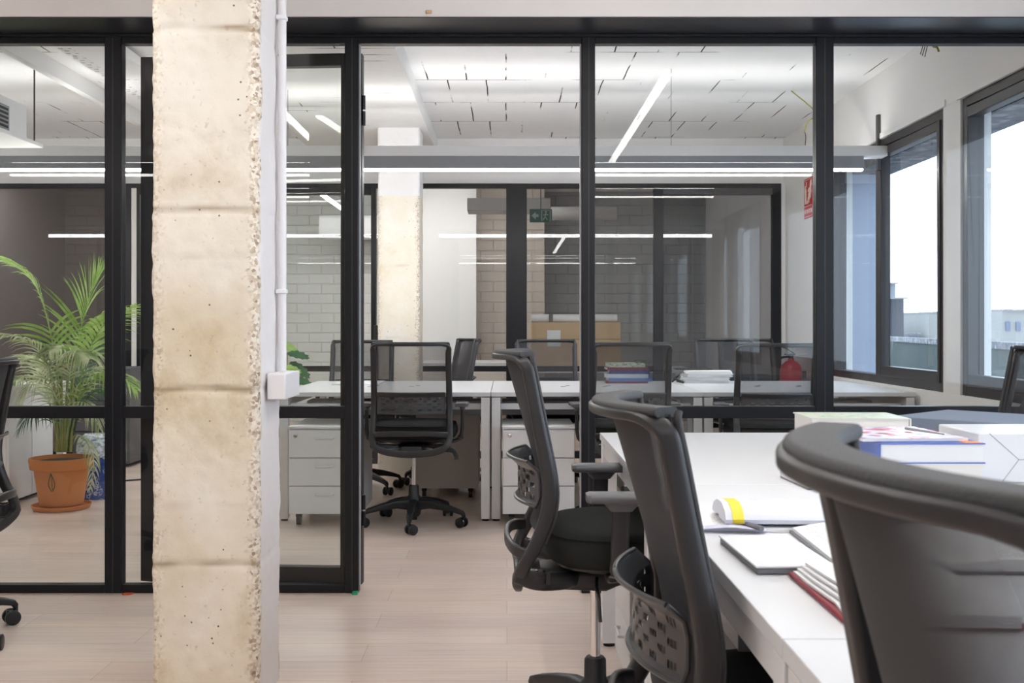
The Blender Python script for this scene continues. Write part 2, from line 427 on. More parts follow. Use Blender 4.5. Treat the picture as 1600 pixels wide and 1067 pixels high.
M_leafd = leafmat('deep_green_leaf', (0.03, 0.11, 0.05), (0.07, 0.20, 0.08))
M_stem = plain('green_stem', (0.32, 0.33, 0.10), 0.6)
M_red = plain('red_enamel', (0.70, 0.015, 0.04), 0.3)
M_signred = plain('sign_red', (0.62, 0.03, 0.035), 0.5)
M_signwhite = plain('sign_cream', (0.86, 0.82, 0.72), 0.5)
M_carton = plain('brown_cardboard', (0.60, 0.42, 0.26), 0.85, bump=0.1, bscale=20)
M_paper = plain('white_paper', (0.80, 0.80, 0.81), 0.7)
M_pages = plain('page_block', (0.80, 0.77, 0.73), 0.8)
M_print = printed('printed_sheet', 46, 5)
M_printc = printed('printed_sheet_columns', 70, 8, margin=0.08)
M_slate = plain('slate_blue_board', (0.17, 0.20, 0.26), 0.7)
M_blue = plain('blue_cover', (0.10, 0.16, 0.50), 0.4)
M_crimson = plain('crimson_cover', (0.25, 0.02, 0.035), 0.5)
M_yellow = plain('yellow_marker', (0.85, 0.68, 0.03), 0.5)
M_orange = plain('orange_marker', (0.90, 0.28, 0.08), 0.5)
M_greytrim = plain('grey_cover', (0.18, 0.18, 0.20), 0.5)

# ------------------------------------------------------------------ key dimensions
YP = 4.294            # front partition plane
YF = 8.78             # far partition plane
YB = 12.2             # wall behind the far partition
XR = 2.34             # right wall
XL = -5.2             # left wall
ZC = 2.70             # ceiling
ZH = 2.314            # top of the partitions
YN = -3.2             # back wall of the near room
# ------------------------------------------------------------------ setting
struct('floor', M_floor, XL, XR, YN, YB, -0.1, 0.0)
# ceiling boards of the glazed room, and the other rooms
struct('ceiling', M_ceil, XL, XR + 0.2, 4.06, YF, ZC, ZC + 0.12)
struct('ceiling_near', M_ceil2, XL, XR + 0.2, YN, 4.06, ZC, ZC + 0.12)
struct('ceiling_far', M_ceil2, XL, XR + 0.2, YF + 0.1, YB, ZC, ZC + 0.12)
struct('trim_1', M_ceil2, -1.62, -0.588, 4.30, YF, 2.57, ZC)          # dropped beam over the columns
struct('wall_bulkhead_near', M_bulk, XL, XR, 4.06, 4.34, ZH + 0.004, ZC)
struct('wall_bulkhead_far', M_white, XL, XR, YF, YF + 0.1, ZH, ZC)
struct('wall_left', M_white, XL - 0.2, XL, YN, YB, 0, ZC)
struct('wall_back', M_white, XL, XR, YN - 0.15, YN, 0, ZC)
struct('wall_front_grey', cracked('brick_dimmed_by_colour', (0.40, 0.41, 0.43), 0.29, 0.115, rot=(R(90), 0, 0), keep=(0.50, 0.66), ms=0.006, bump=0.9, tex=7, smooth=0.4, mortar=(0.30, 0.305, 0.32)), 0.42, XR, YB, YB + 0.15, 0, ZC)  # same brick wall, its dimmer right part greyed in the base colour
struct('wall_front', M_brick, XL, 0.42, YB, YB + 0.15, 0, ZC)
struct('wall_far_panel', M_white, -1.02, -0.335, 11.3, YB, 0, ZC)      # smooth white wall end
struct('wall_far_brick', M_brickd, -0.335, 0.42, 11.6, YB, 0, ZC)
struct('wall_far_divider', M_grey, -3.35, -3.15, YF + 0.06, YB, 0, ZC)
box('trim_2', M_bulk, -0.318, -0.293, 4.052, 4.062, 2.328, 2.343, bevel=0.004)['kind'] = 'structure'
bpy.data.objects['trim_2'].data.materials[0] = M_carton

ZS, ZW = 0.752, 2.28    # window sill and head
openings = [(-2.6, -0.9), (-0.6, 1.6), (1.9, 4.0), (4.42, 5.35), (5.56, 7.5)]
wr = MB()
T = 0.16
wr.box(XR, XR + T, YN, YF + 0.1, 0, ZS); wr.box(XR, XR + T, YN, YB, ZW, ZC)
ys = [YN] + [y for o in openings for y in o] + [YF + 0.1]
for i in range(0, len(ys), 2): wr.box(XR, XR + T, ys[i], ys[i+1], ZS, ZW)
wr.box(XR, XR + T, YF + 0.1, YB, 0, ZW)
wr.build('wall_right', M_white, smooth=False)['kind'] = 'structure'
# plaster reveal lines round the openings
for i, (a, b_) in enumerate(openings[3:]):
    t = MB()
    t.box(XR - 0.008, XR, a - 0.035, b_ + 0.035, ZW, ZW + 0.035)
    t.build('trim_%d' % (3 + i), M_white, smooth=False)['kind'] = 'structure'

def window(n, y0, y1, mid=None, mat=M_bronze, f=0.05, mh=0.045):
    w = empty('window_%d' % n, (XR + 0.05, (y0 + y1) / 2, ZS), kind='structure')
    fm = MB(); cx = XR + 0.05; cyy = (y0 + y1) / 2
    def B(a, b_, c, d, x0=-0.04, x1=0.05): fm.box(x0, x1, a - cyy, b_ - cyy, c - ZS, d - ZS)
    B(y0, y0 + f, ZS, ZW); B(y1 - f, y1, ZS, ZW); B(y0 + f, y1 - f, ZS, ZS + 0.05); B(y0 + f, y1 - f, ZW - 0.055, ZW)
    panes = [(y0 + f, y1 - f)]
    if mid:
        B(mid - mh, mid + mh, ZS + 0.05, ZW - 0.055, -0.045, 0.0)
        panes = [(y0 + f, mid - mh), (mid + mh, y1 - f)]
    fm.build('window_frame', mat, w, 0.004)
    for k, (a, b_) in enumerate(panes):
        if not (mid and k == 1):
            sm = MB(); s = 0.03
            def C2(p, q, r, t_): sm.box(-0.050, 0.012, p - cyy, q - cyy, r - ZS, t_ - ZS)
            C2(a, a + s, ZS + 0.05, ZW - 0.055); C2(b_ - s, b_, ZS + 0.05, ZW - 0.055)
            C2(a + s, b_ - s, ZS + 0.05, ZS + 0.11); C2(a + s, b_ - s, ZW - 0.11, ZW - 0.055)
            sm.build('window_sash', mat, w, 0.005)
        MB().box(0.0, 0.008, a + 0.002 - cyy, b_ - 0.002 - cyy, 0.052, ZW - ZS - 0.057).build('window_pane', M_glassw, w, smooth=False)
    return w
window(1, *openings[0]); window(2, *openings[1]); window(3, *openings[2], mid=2.95)
window(4, *openings[3]); window(5, *openings[4], mid=6.56, mh=0.035)

# ------------------------------------------------------------------ front glazed partition
def partition(root, y, z1, segs, mullions, head, rail, foot, frame_mat, pane_mats, depth=0.05, transom_mat=None):
    """segs: (x0, x1, transom?, foot?, pane material) between mullions"""
    for (x0, x1, extra) in mullions:
        m = MB(); m.box(x0, x1, y, y + depth, 0, z1)
        o = m.build('mullion', frame_mat, root, 0.003)
    for (x0, x1, has_rail, has_foot, pm) in segs:
        hb = MB(); hb.box(x0, x1, y + 0.002, y + depth - 0.002, z1 - head, z1); hb.build('head_rail', frame_mat, root, 0.002)
        zb = 0
        if has_foot:
            fb = MB(); fb.box(x0, x1, y + 0.002, y + depth - 0.002, 0.0, foot); fb.build('bottom_rail', frame_mat, root, 0.002); zb = foot
        if pm is None: continue
        if has_rail:
            tb = MB(); tb.box(x0, x1, y + 0.002, y + depth - 0.002, rail[0], rail[1]); tb.build('transom', frame_mat, root, 0.002)
            MB().box(x0, x1, y + depth*0.5 - 0.004, y + depth*0.5 + 0.004, zb, rail[0]).build('glass_pane', pm, root, smooth=False)
            MB().box(x0, x1, y + depth*0.5 - 0.004, y + depth*0.5 + 0.004, rail[1], z1 - head).build('glass_pane', pm, root, smooth=False)
        else:
            MB().box(x0, x1, y + depth*0.5 - 0.004, y + depth*0.5 + 0.004, zb, z1 - head).build('glass_pane', pm, root, smooth=False)
def X1(px): return (px - CX) * YP / F
def X2(px): return (px - CX) * YF / F
gp = empty('glass_partition', (0, YP, 0), label='black-framed glass partition across the middle of the office, with an open doorway', cat='glass partition')
P = empty('tmp'); bpy.data.objects.remove(P)
gp.location = (0, 0, 0)
rail1 = (CAMZ - (653.5 - CY) * YP / F, CAMZ - (635 - CY) * YP / F)
muls = [(X1(-270), X1(-243), 0), (X1(163), X1(190), 0), (X1(538.5), X1(560), 0), (X1(908.5), X1(930), 0), (X1(1275), X1(1303), 0), (XR - 0.03, XR - 0.001, 0), (XL + 0.001, XL + 0.04, 0)]
segs = [(XL + 0.04, X1(-270), True, True, M_glass), (X1(-243), X1(163), True, True, M_glass), (X1(190), X1(538.5), True, True, M_glass),
        (X1(560), X1(908.5), False, False, None), (X1(930), X1(1275), True, True, M_glass), (X1(1303), XR - 0.03, True, True, M_glass)]
partition(gp, YP, ZH, segs, muls, 0.036, rail1, 0.034, M_black, None)
sf = MB(); sf.box(XL + 0.001, XR - 0.001, 4.062, YP + 0.06, ZH, ZH + 0.004); sf.build('soffit_cladding', M_black_gloss, gp, smooth=False)
MB().box(XL + 0.001, XR - 0.001, YP - 0.016, YP, ZH - 0.012, ZH).build('head_cover_strip', M_black, gp, 0.002)
MB().box(X1(908.5) - 0.006, X1(908.5), YP + 0.012, YP + 0.03, 0.0, ZH - 0.036).build('strike_seal', M_seal, gp, smooth=False)
MB().box(X1(560), X1(560) + 0.006, YP + 0.02, YP + 0.036, 0.03, ZH - 0.036).build('hinge_seal', M_seal, gp, smooth=False)
for xm in (176, 550, 920, 1289):
    MB().box(X1(xm) - 0.0012, X1(xm) + 0.0012, YP - 0.0012, YP, 0, ZH - 0.012).build('profile_joint', M_alu, gp, smooth=False)

# open door leaf folded back behind the fixed panel
hx = X1(562)
dr = empty('glass_door', (hx, YP + 0.068, 0.02), R(-3.6), 'black-framed glass door swung right back behind the fixed glass beside the doorway', 'glass door')
dw, dh = 0.955, 2.235
d = MB()
d.box(-0.09, -0.0, 0, 0.045, 0, dh); d.box(-dw, -dw + 0.055, 0, 0.045, 0, dh)
d.box(-dw + 0.055, -0.09, 0, 0.045, 0, 0.07); d.box(-dw + 0.055, -0.09, 0, 0.045, dh - 0.05, dh)
d.build('door_frame', M_black, dr, 0.003)
MB().box(-dw + 0.055, -0.09, 0.002, 0.043, rail1[0] - 0.02, rail1[1] - 0.025).build('door_transom', M_black, dr, 0.002)
MB().box(-dw + 0.055, -0.09, 0.02, 0.028, 0.07, rail1[0] - 0.02).build('glass_pane', M_glass, dr, smooth=False)
MB().box(-dw + 0.055, -0.09, 0.02, 0.028, rail1[1] - 0.025, dh - 0.05).build('glass_pane', M_glass, dr, smooth=False)
for z in (0.25, 1.93):
    h = MB(); h.cyl((0.006, 0.0, z), (0.006, 0.0, z + 0.06), 0.009); h.cyl((0.006, 0.0, z + 0.066), (0.006, 0.0, z + 0.126), 0.009)
    hh = h.build('hinge', M_black, dr)
    MB().cyl((0.006, 0, z + 0.06), (0.006, 0, z + 0.066), 0.0085).build('hinge_pin', M_chrome, hh)
tag(MB().box(X1(551), X1(560), YP + 0.0, YP + 0.045, 0.0, 0.004).add([], []).build('tmp2', M_dark, smooth=False))
bpy.data.objects.remove(bpy.data.objects['tmp2'])
gw = box('floor_wedge', plain('green_plastic', (0.02, 0.35, 0.16), 0.5), X1(551.5), X1(560), YP - 0.028, YP - 0.002, 0.0, 0.012, bevel=0.002)
tag(gw, 'small green plastic wedge on the floor at the foot of the doorway post', 'wedge')
rs = MB(); rs.add([(X1(193) , YP - 0.02, 0.0), (X1(199), YP - 0.035, 0.0), (X1(206), YP - 0.028, 0.0), (X1(210), YP - 0.006, 0.0), (X1(196), YP - 0.005, 0.0),
                   (X1(193) , YP - 0.02, 0.005), (X1(199), YP - 0.035, 0.004), (X1(206), YP - 0.028, 0.006), (X1(210), YP - 0.006, 0.005), (X1(196), YP - 0.005, 0.005)],
                  [(0,1,2,3,4), (5,9,8,7,6)] + [(i, (i+1) % 5, 5 + (i+1) % 5, 5 + i) for i in range(5)])
tag(rs.build('sealant_scrap', plain('orange_red_plastic', (0.60, 0.10, 0.04), 0.6), smooth=False), 'small orange-red scrap on the floor under the left glass', 'scrap')

# ------------------------------------------------------------------ far glazed partition
fp = empty('glass_partition', label='dark-framed glass partition at the far end of the glazed meeting room', cat='glass partition')
rail2 = (CAMZ - (580 - CY) * YF / F, CAMZ - (571.5 - CY) * YF / F)
mulF = [(XL + 0.001, XL + 0.05, 0), (X2(190), X2(208), 0), (X2(217), X2(222), 0), (X2(581), X2(589), 0), (X2(791), X2(823), 0), (X2(1020), X2(1035), 0), (X2(1204), X2(1218), 0)]
segF = [(XL + 0.05, X2(190), False, True, M_glasst), (X2(222), X2(581), True, True, M_glass), (X2(589), X2(791), True, True, M_glass),
        (X2(823), X2(1020), True, True, M_glass), (X2(1035), X2(1204), False, True, M_glassd), (X2(208), X2(217), False, False, None)]
partition(fp, YF - 0.06, ZH, segF, mulF, 0.04, rail2, 0.06, M_black, None, depth=0.055)
for a, b_ in ((222, 581), (1035, 1204)):
    MB().box(X2(a), X2(b_), YF - 0.064, YF - 0.004, ZH - 0.095, ZH - 0.04).build('deep_head_rail', M_black if a == 222 else M_alu, fp, 0.002)
MB().box(X2(1218) , X2(1222), YF - 0.06, YF - 0.01, 0, ZH).build('end_trim', M_desk_edge, fp, smooth=False)
w6 = struct('wall_far_end', M_white, X2(1222), XR, YF - 0.06, YF + 0.1, 0, ZH)
struct('wall_pilaster', M_pages, X2(209), X2(217), YF - 0.055, YF + 0.0, 0, ZH - 0.04)

# ------------------------------------------------------------------ concrete columns
def column(name, x0, x1, y0, y1, z1, step, mat, amp, grooves, seed, label, chips=(1, 1, 0.5, 0.5), paint=False):
    w, dd = x1 - x0, y1 - y0
    per = []
    nx = max(4, int(w / step)); ny = max(4, int(dd / step))
    for i in range(nx): per.append((x0 + w * i / nx, y0, 0))
    for i in range(ny): per.append((x1, y0 + dd * i / ny, 1))
    for i in range(nx): per.append((x1 - w * i / nx, y1, 2))
    for i in range(ny): per.append((x0, y1 - dd * i / ny, 3))
    corners = [(x0, y0, chips[0]), (x1, y0, chips[1]), (x1, y1, chips[2]), (x0, y1, chips[3])]
    cx, cyy = (x0 + x1) / 2, (y0 + y1) / 2
    nz = int(z1 / step); vs = []; chip = []; pt = []; gr_ = []
    for k in range(nz + 1):
        z = z1 * k / nz
        for (x, y, side) in per:
            p = Vector((x, y, z)); q = p * 1.0 + Vector((seed, 0, 0))
            inward = Vector((cx - x, cyy - y, 0)); 
            off = amp * 0.35 * noise.noise(q * 7) + amp * 0.22 * noise.noise(q * 30)
            c_amt = 0
            for (qx, qy, s) in corners:
                dist = math.hypot(x - qx, y - qy)
                edge = 0.030 + 0.030 * noise.noise(Vector((qx * 9 + seed, qy * 7, z * 9)))
                if dist < edge:
                    t = 1 - dist / edge
                    c_amt += s * t * t * (0.45 + 0.55 * abs(noise.noise(q * 26)) + 0.7 * max(0, noise.noise(q * 11 + Vector((3, 3, 3)))))
                t2 = max(0, 1 - dist / (edge * 0.9))
                chipv = t2 * s * (0.75 + 0.6 * noise.noise(q * 17))
                if chipv > 0.15: c_amt += 0.0
                if dist < edge * 1.2: pass
            g = 0
            for (gz, gs) in grooves:
                zz = gz + 0.006 * noise.noise(Vector((x * 6, y * 6, gz * 10 + seed)))
                dz = abs(z - zz)
                if dz < 0.014: g += gs * (1 - dz / 0.014) * (0.5 + 0.8 * abs(noise.noise(q * 13)))
            gt_ = 0
            for (gz, gs) in grooves:
                dz = abs(z - gz - 0.010 * noise.noise(Vector((x * 9, y * 9, gz * 10 + seed))))
                gt_ = max(gt_, min(1, gs) * max(0, 1 - dz / 0.012) * max(0.0, 0.65 + 1.5 * noise.noise(q * 9)))
            gr_.append(min(0.8, gt_))
            depth = off + amp * 1.6 * c_amt + amp * 0.55 * g
            d_ = inward.normalized() if c_amt > 0.02 else (Vector((0, 1, 0)), Vector((-1, 0, 0)), Vector((0, -1, 0)), Vector((1, 0, 0)))[side]
            vs.append(p + d_ * depth)
            dmin = min((math.hypot(x - qx, y - qy) / 0.036, s) for (qx, qy, s) in corners)
            nn = noise.noise(q * 14) * 0.5 + noise.noise(q * 40) * 0.35
            cv = max(0.0, min(1.0, (1.05 - dmin[0] + nn) * 1.5)) * (dmin[1] if dmin[1] < 1 else 1)
            chip.append(cv)
            pt.append(1.0 if (paint and side == 1 and dmin[0] > 0.55 + 0.6 * noise.noise(q * 12)) else 0.0)
    m = len(per); fs = []
    for k in range(nz):
        for i in range(m):
            j = (i + 1) % m
            fs.append((k*m + i, k*m + j, (k+1)*m + j, (k+1)*m + i))
    me = bpy.data.meshes.new(name); me.from_pydata([tuple(v) for v in vs], [], fs)
    me.attributes.new('chip', 'FLOAT', 'POINT').data.foreach_set('value', chip)
    me.attributes.new('groove', 'FLOAT', 'POINT').data.foreach_set('value', gr_)
    me.attributes.new('paint', 'FLOAT', 'POINT').data.foreach_set('value', pt)
    for p_ in me.polygons: p_.use_smooth = True
    me.materials.append(mat)
    o = bpy.data.objects.new(name, me); COL.objects.link(o)
    return tag(o, label, 'column')
def zc(py): return CAMZ - (py - CY) * 2.99 / F
column('concrete_column', -1.025, -0.714, 2.99, 3.27, ZC, 0.0095, M_col, 0.011,
       [(zc(45), 1.2), (zc(328), 0.8), (zc(400), 0.25), (zc(608), 1.3), (zc(790), 0.2), (zc(880), 0.9)], 3.1,
       'large bare concrete column in the foreground with crumbling cream edges', chips=(0.45, 1.0, 0.45, 0.4), paint=True)
column('concrete_column', -0.951, -0.640, 7.62, 7.92, 2.57, 0.016, M_col2, 0.010,
       [(1.55, 0.5), (1.02, 0.5)], 9.7, 'smaller concrete column behind the white desks, painted white at the top', chips=(0.5, 0.8, 0.5, 0.4))
# conduit on the side of the near column
cd = MB(); cd.cyl((-0.694, 3.205, 0.966), (-0.694, 3.205, ZC), 0.0125, 14)
cdo = cd.build('conduit_pipe', M_pvc); tag(cdo, 'thin white plastic conduit running down the side of the large column', 'pipe')
for z in (1.205, 2.05):
    cb = MB(); cb.box(-0.712, -0.680, 3.188, 3.222, z, z + 0.014); cb.build('pipe_clip', M_lamptray, cdo, 0.003)
jb = MB(); jb.box(-0.708, -0.654, 3.06, 3.27, 0.888, 0.9655)
jbo = jb.build('junction_box', M_pvc, None, 0.003); tag(jbo, 'white plastic junction box at the lower end of the conduit', 'box')
MB().box(-0.6545, -0.6525, 3.075, 3.255, 0.894, 0.960).build('cover_plate', M_pvc, jbo, 0.001)

# ------------------------------------------------------------------ linear lamps
def lamp_x(x0, x1, y, z, label, tray=False, h=0.075, w=0.045, up=True, m=None):
    """linear lamp running along X"""
    r = empty('linear_lamp', (x0, y, z), label=label, cat='lamp')
    n = x1 - x0
    MB().box(0, n, -w/2, w/2, 0.008, h).build('lamp_housing', M_lampbody, r, 0.002)
    MB().box(0.004, n - 0.004, -w/2 + 0.006, w/2 - 0.006, -0.004, 0.008).build('diffuser', m or M_light, r, smooth=False)
    if tray:
        MB().box(0, n + 0.145, -w/2 - 0.004, w/2 + 0.03, h, h + 0.062).box(0, n + 0.145, w/2 + 0.03, w/2 + 0.078, h, h + 0.012).box(0, n + 0.145, w/2 + 0.072, w/2 + 0.078, h + 0.012, h + 0.055).build('mounting_channel', M_lamptray, r, 0.002)  # rear lip added to keep the uplight strip out of the far glass
        pass
    if up: MB().box(0.02, n, w/2 + 0.031 if tray else -0.015, w/2 + 0.07 if tray else 0.015, h + (0.02 if tray else 0.0005), h + (0.045 if tray else 0.005)).build('added_uplight_strip', m or M_lightup, r, smooth=False)  # added uplight strip, put in to whiten the ceiling
    if tray: MB().box(0.01, n - 0.01, w/2 + 0.0005, w/2 + 0.003, 0.012, 0.026).build('added_rear_glow', M_light, r, smooth=False)  # added glow on the hidden back side, brightens the far ceiling
    k = max(2, int(n / 1.8))
    for i in range(k):
        x = n * (i + 0.5) / k
        MB().cyl((x, 0, h), (x, 0, ZC - z), 0.0015, 6).build('suspension_wire', M_alu, r)
    return r
def lamp_y(x, y0, y1, z, label, h=0.06, w=0.05, m=None):
    r = empty('linear_lamp', (x, y0, z), label=label, cat='lamp')
    n = y1 - y0
    MB().box(-w/2, w/2, 0, n, 0.006, h).build('lamp_housing', M_lampbody, r, 0.002)
    MB().box(-w/2 + 0.003, w/2 - 0.003, 0.004, n - 0.004, -0.004, 0.006).build('diffuser', m or M_light, r, smooth=False)
    MB().box(-0.012, 0.012, 0.02, n - 0.02, h + 0.0005, h + 0.005).build('added_uplight_strip', m or M_lightup, r, smooth=False)  # uplight added on the housing as ceiling fill
    for yy in (n * 0.15, n * 0.85):
        MB().cyl((0, yy, h), (0, yy, ZC - z), 0.0015, 6).build('suspension_wire', M_alu, r)
    return r
YL = 6.40
zl = CAMZ + (512 - 266) * YL / F
lamp_x(-4.9, (1348 - CX) * YL / F, YL, zl, 'long white linear lamp hanging across the glazed meeting room', tray=True, h=0.085)
lamp_y(0.76, 0.8, 3.72, CAMZ + 1.2, 'long linear lamp hung lengthways above the near desks', m=M_lightn)
lamp_y(-1.25, 0.9, 2.95, CAMZ + 1.2, 'second linear lamp hung lengthways, left of the large column', m=M_lightn)
lamp_x(-3.1, 1.9, 2.16, CAMZ + 0.95, 'long linear lamp hung crossways over the near desks', m=M_lightn)
lamp_x(-3.1, 1.9, -0.9, CAMZ + 1.2, 'added fill lamp hung unseen crossways at the back of the near room', m=M_lightn)  # added fill lamp behind the camera
lamp_y(-1.68, 9.35, 10.6, CAMZ + 1.21, 'short linear lamp hanging in the back room near the brick wall', m=M_lightb)
lamp_x(-3.0, 0.3, 10.5, 2.60, 'added lamp hidden close to the back room ceiling, brightening the brick wall', up=False, m=M_lightb)  # added lamp, out of view above the header, lights the back room
lamp_x(-5.0, -3.5, 10.4, 2.60, 'added lamp close to the ceiling, brightening the dark room far left', up=False)  # lamp added to lift the blackness behind the brown glass

# ------------------------------------------------------------------ desks
def bench(x0, x1, y0, y1, along, n, label, cat='desk', feet=True, ports=True):
    """a run of n double desks; each is its own thing"""
    out = []
    for i in range(n):
        if along == 'x':
            a, b_ = x0 + (x1 - x0) * i / n, x0 + (x1 - x0) * (i + 1) / n
            c = (a + 0.0015, b_ - 0.0015, y0, y1)
        else:
            a, b_ = y0 + (y1 - y0) * i / n, y0 + (y1 - y0) * (i + 1) / n
            c = (x0, x1, a + 0.0015, b_ - 0.0015)
        X0, X1_, Y0, Y1 = c
        cx, cyy = (X0 + X1_) / 2, (Y0 + Y1) / 2
        r = empty('desk', (cx, cyy, 0), label=label[i], cat=cat)
        hx_, hy = (X1_ - X0) / 2, (Y1 - Y0) / 2
        MB().box(-hx_, hx_, -hy, hy, 0.709, 0.733).build('desktop', M_desk, r, 0.0015)
        legs = [(-1, -1), (1, -1), (1, 1), (-1, 1)]
        for sx, sy in legs:
            lx = sx * (hx_ - 0.029); ly = sy * (hy - 0.032)
            lg = MB().box(lx - 0.025, lx + 0.025, ly - 0.025, ly + 0.025, 0.012, 0.704).build('leg', M_desk_edge, r, 0.002)
            MB().cyl((lx, ly, 0), (lx, ly, 0.012), 0.02, 12).build('foot', M_dark, lg)
        fr = MB()
        fr.box(-hx_ + 0.054, hx_ - 0.054, -hy + 0.08, -hy + 0.11, 0.63, 0.665); fr.box(-hx_ + 0.054, hx_ - 0.054, hy - 0.11, hy - 0.08, 0.63, 0.665)
        fr.box(-hx_ + 0.01, -hx_ + 0.05, -hy + 0.057, hy - 0.057, 0.655, 0.704); fr.box(hx_ - 0.05, hx_ - 0.01, -hy + 0.057, hy - 0.057, 0.655, 0.704)
        fr.build('underframe', M_desk_edge, r, 0.002)
        MB().box(-hx_ + 0.06, hx_ - 0.06, -0.10, 0.10, 0.56, 0.65).build('cable_tray', M_lampbody, r, 0.003)
        if ports:
            for q in (-0.16, 0.10):
                for (u0, u1, w0, w1) in ((q - 0.016, q + 0.016, -0.055, -0.047), (q + 0.02, q + 0.045, 0.045, 0.053)):
                    if along != 'x': u0, u1, w0, w1 = w0, w1, u0, u1
                    MB().box(u0, u1, w0, w1, 0.733, 0.7345).build('cable_port', M_dark, r, smooth=False)
        out.append(r)
    return out
bench(-1.30, 2.325, 5.887, 7.16, 'x', 3, ['white double desk nearest the left end of the glazed meeting room', 'white double desk in the middle of the glazed meeting room', 'white double desk against the windows in the glazed meeting room'])
bench(0.325, 1.585, 0.02, 3.63, 'y', 3, ['white desk nearest the camera, behind the foreground chair', 'white desk in the right foreground carrying open books and papers', 'white desk in the foreground closest to the glass partition'])

# ------------------------------------------------------------------ pedestals
def pedestal(cx, cy_, rz, label, w=0.40, dep=0.50, z0=0.067, z1=0.554, lock=True, mat=None, handles=True):
    mat = mat or M_ped
    r = empty('drawer_pedestal', (cx, cy_, 0), rz, label, 'drawer unit')
    MB().box(-w/2, w/2, -dep/2 + 0.018, dep/2, z0, z1 - 0.014).build('carcass', mat, r, 0.002)
    MB().box(-w/2 - 0.002, w/2 + 0.002, -dep/2, dep/2 + 0.002, z1 - 0.014, z1).build('top_panel', mat, r, 0.003)
    hgt = (z1 - 0.018 - z0) / 3
    for i in range(3):
        a = z0 + i * hgt
        d_ = MB().box(-w/2 + 0.003, w/2 - 0.003, -dep/2, -dep/2 + 0.017, a + 0.002, a + hgt - 0.003).build('drawer', mat, r, 0.002)
        if handles:
            hm = MB(); zh = a + hgt * 0.70
            hm.sweep([(-0.05, -dep/2, zh), (-0.048, -dep/2 - 0.014, zh), (0.048, -dep/2 - 0.014, zh), (0.05, -dep/2, zh)], circ(0.005, 8), (0, 0, 1))
            hm.build('handle', mat, d_)
        if lock and i == 2:
            lk = MB(); M_ = Matrix.Rotation(R(90), 4, 'X')
            lk.lathe([(0.011, 0.0), (0.011, 0.004), (0.008, 0.005), (0.004, 0.005), (0.004, 0.002)], (-w/2 + 0.04, -dep/2, a + hgt * 0.78), 16, M_)
            lk.build('lock', M_chrome, d_)
    for sx in (-1, 1):
        for sy in (-1, 1):
            MB().cyl((sx * (w/2 - 0.05) - 0.012, sy * (dep/2 - 0.05), 0.028), (sx * (w/2 - 0.05) + 0.012, sy * (dep/2 - 0.05), 0.028), 0.027, 16).box(
                sx * (w/2 - 0.05) - 0.016, sx * (w/2 - 0.05) + 0.016, sy * (dep/2 - 0.05) - 0.014, sy * (dep/2 - 0.05) + 0.014, 0.045, z0).build('caster', M_base, r)
    return r
pedestal(-1.01, 5.99, 0, 'white three-drawer unit under the left end of the meeting room desks, seen through glass')
pedestal(0.176, 5.99, 0, 'white three-drawer unit under the middle meeting room desk, behind the side-on chair')
pedestal(-0.385, 6.92, PI, 'cream drawer unit turned backwards under the far side of the desks behind the doorway chair', mat=M_pedbk)
pedestal(0.90, 6.60, PI, 'cream drawer unit turned backwards under the middle desk, behind the right-hand glass', mat=M_pedbk, w=0.36)
pedestal(1.70, 6.75, PI, 'cream drawer unit turned backwards under the desk by the windows', mat=M_pedbk)
pedestal(0.60, 3.15, -PI/2, 'white drawer unit under the foreground desk closest to the partition')
pedestal(0.60, 2.13, -PI/2, 'white drawer unit under the papers in the right foreground', mat=M_ped)

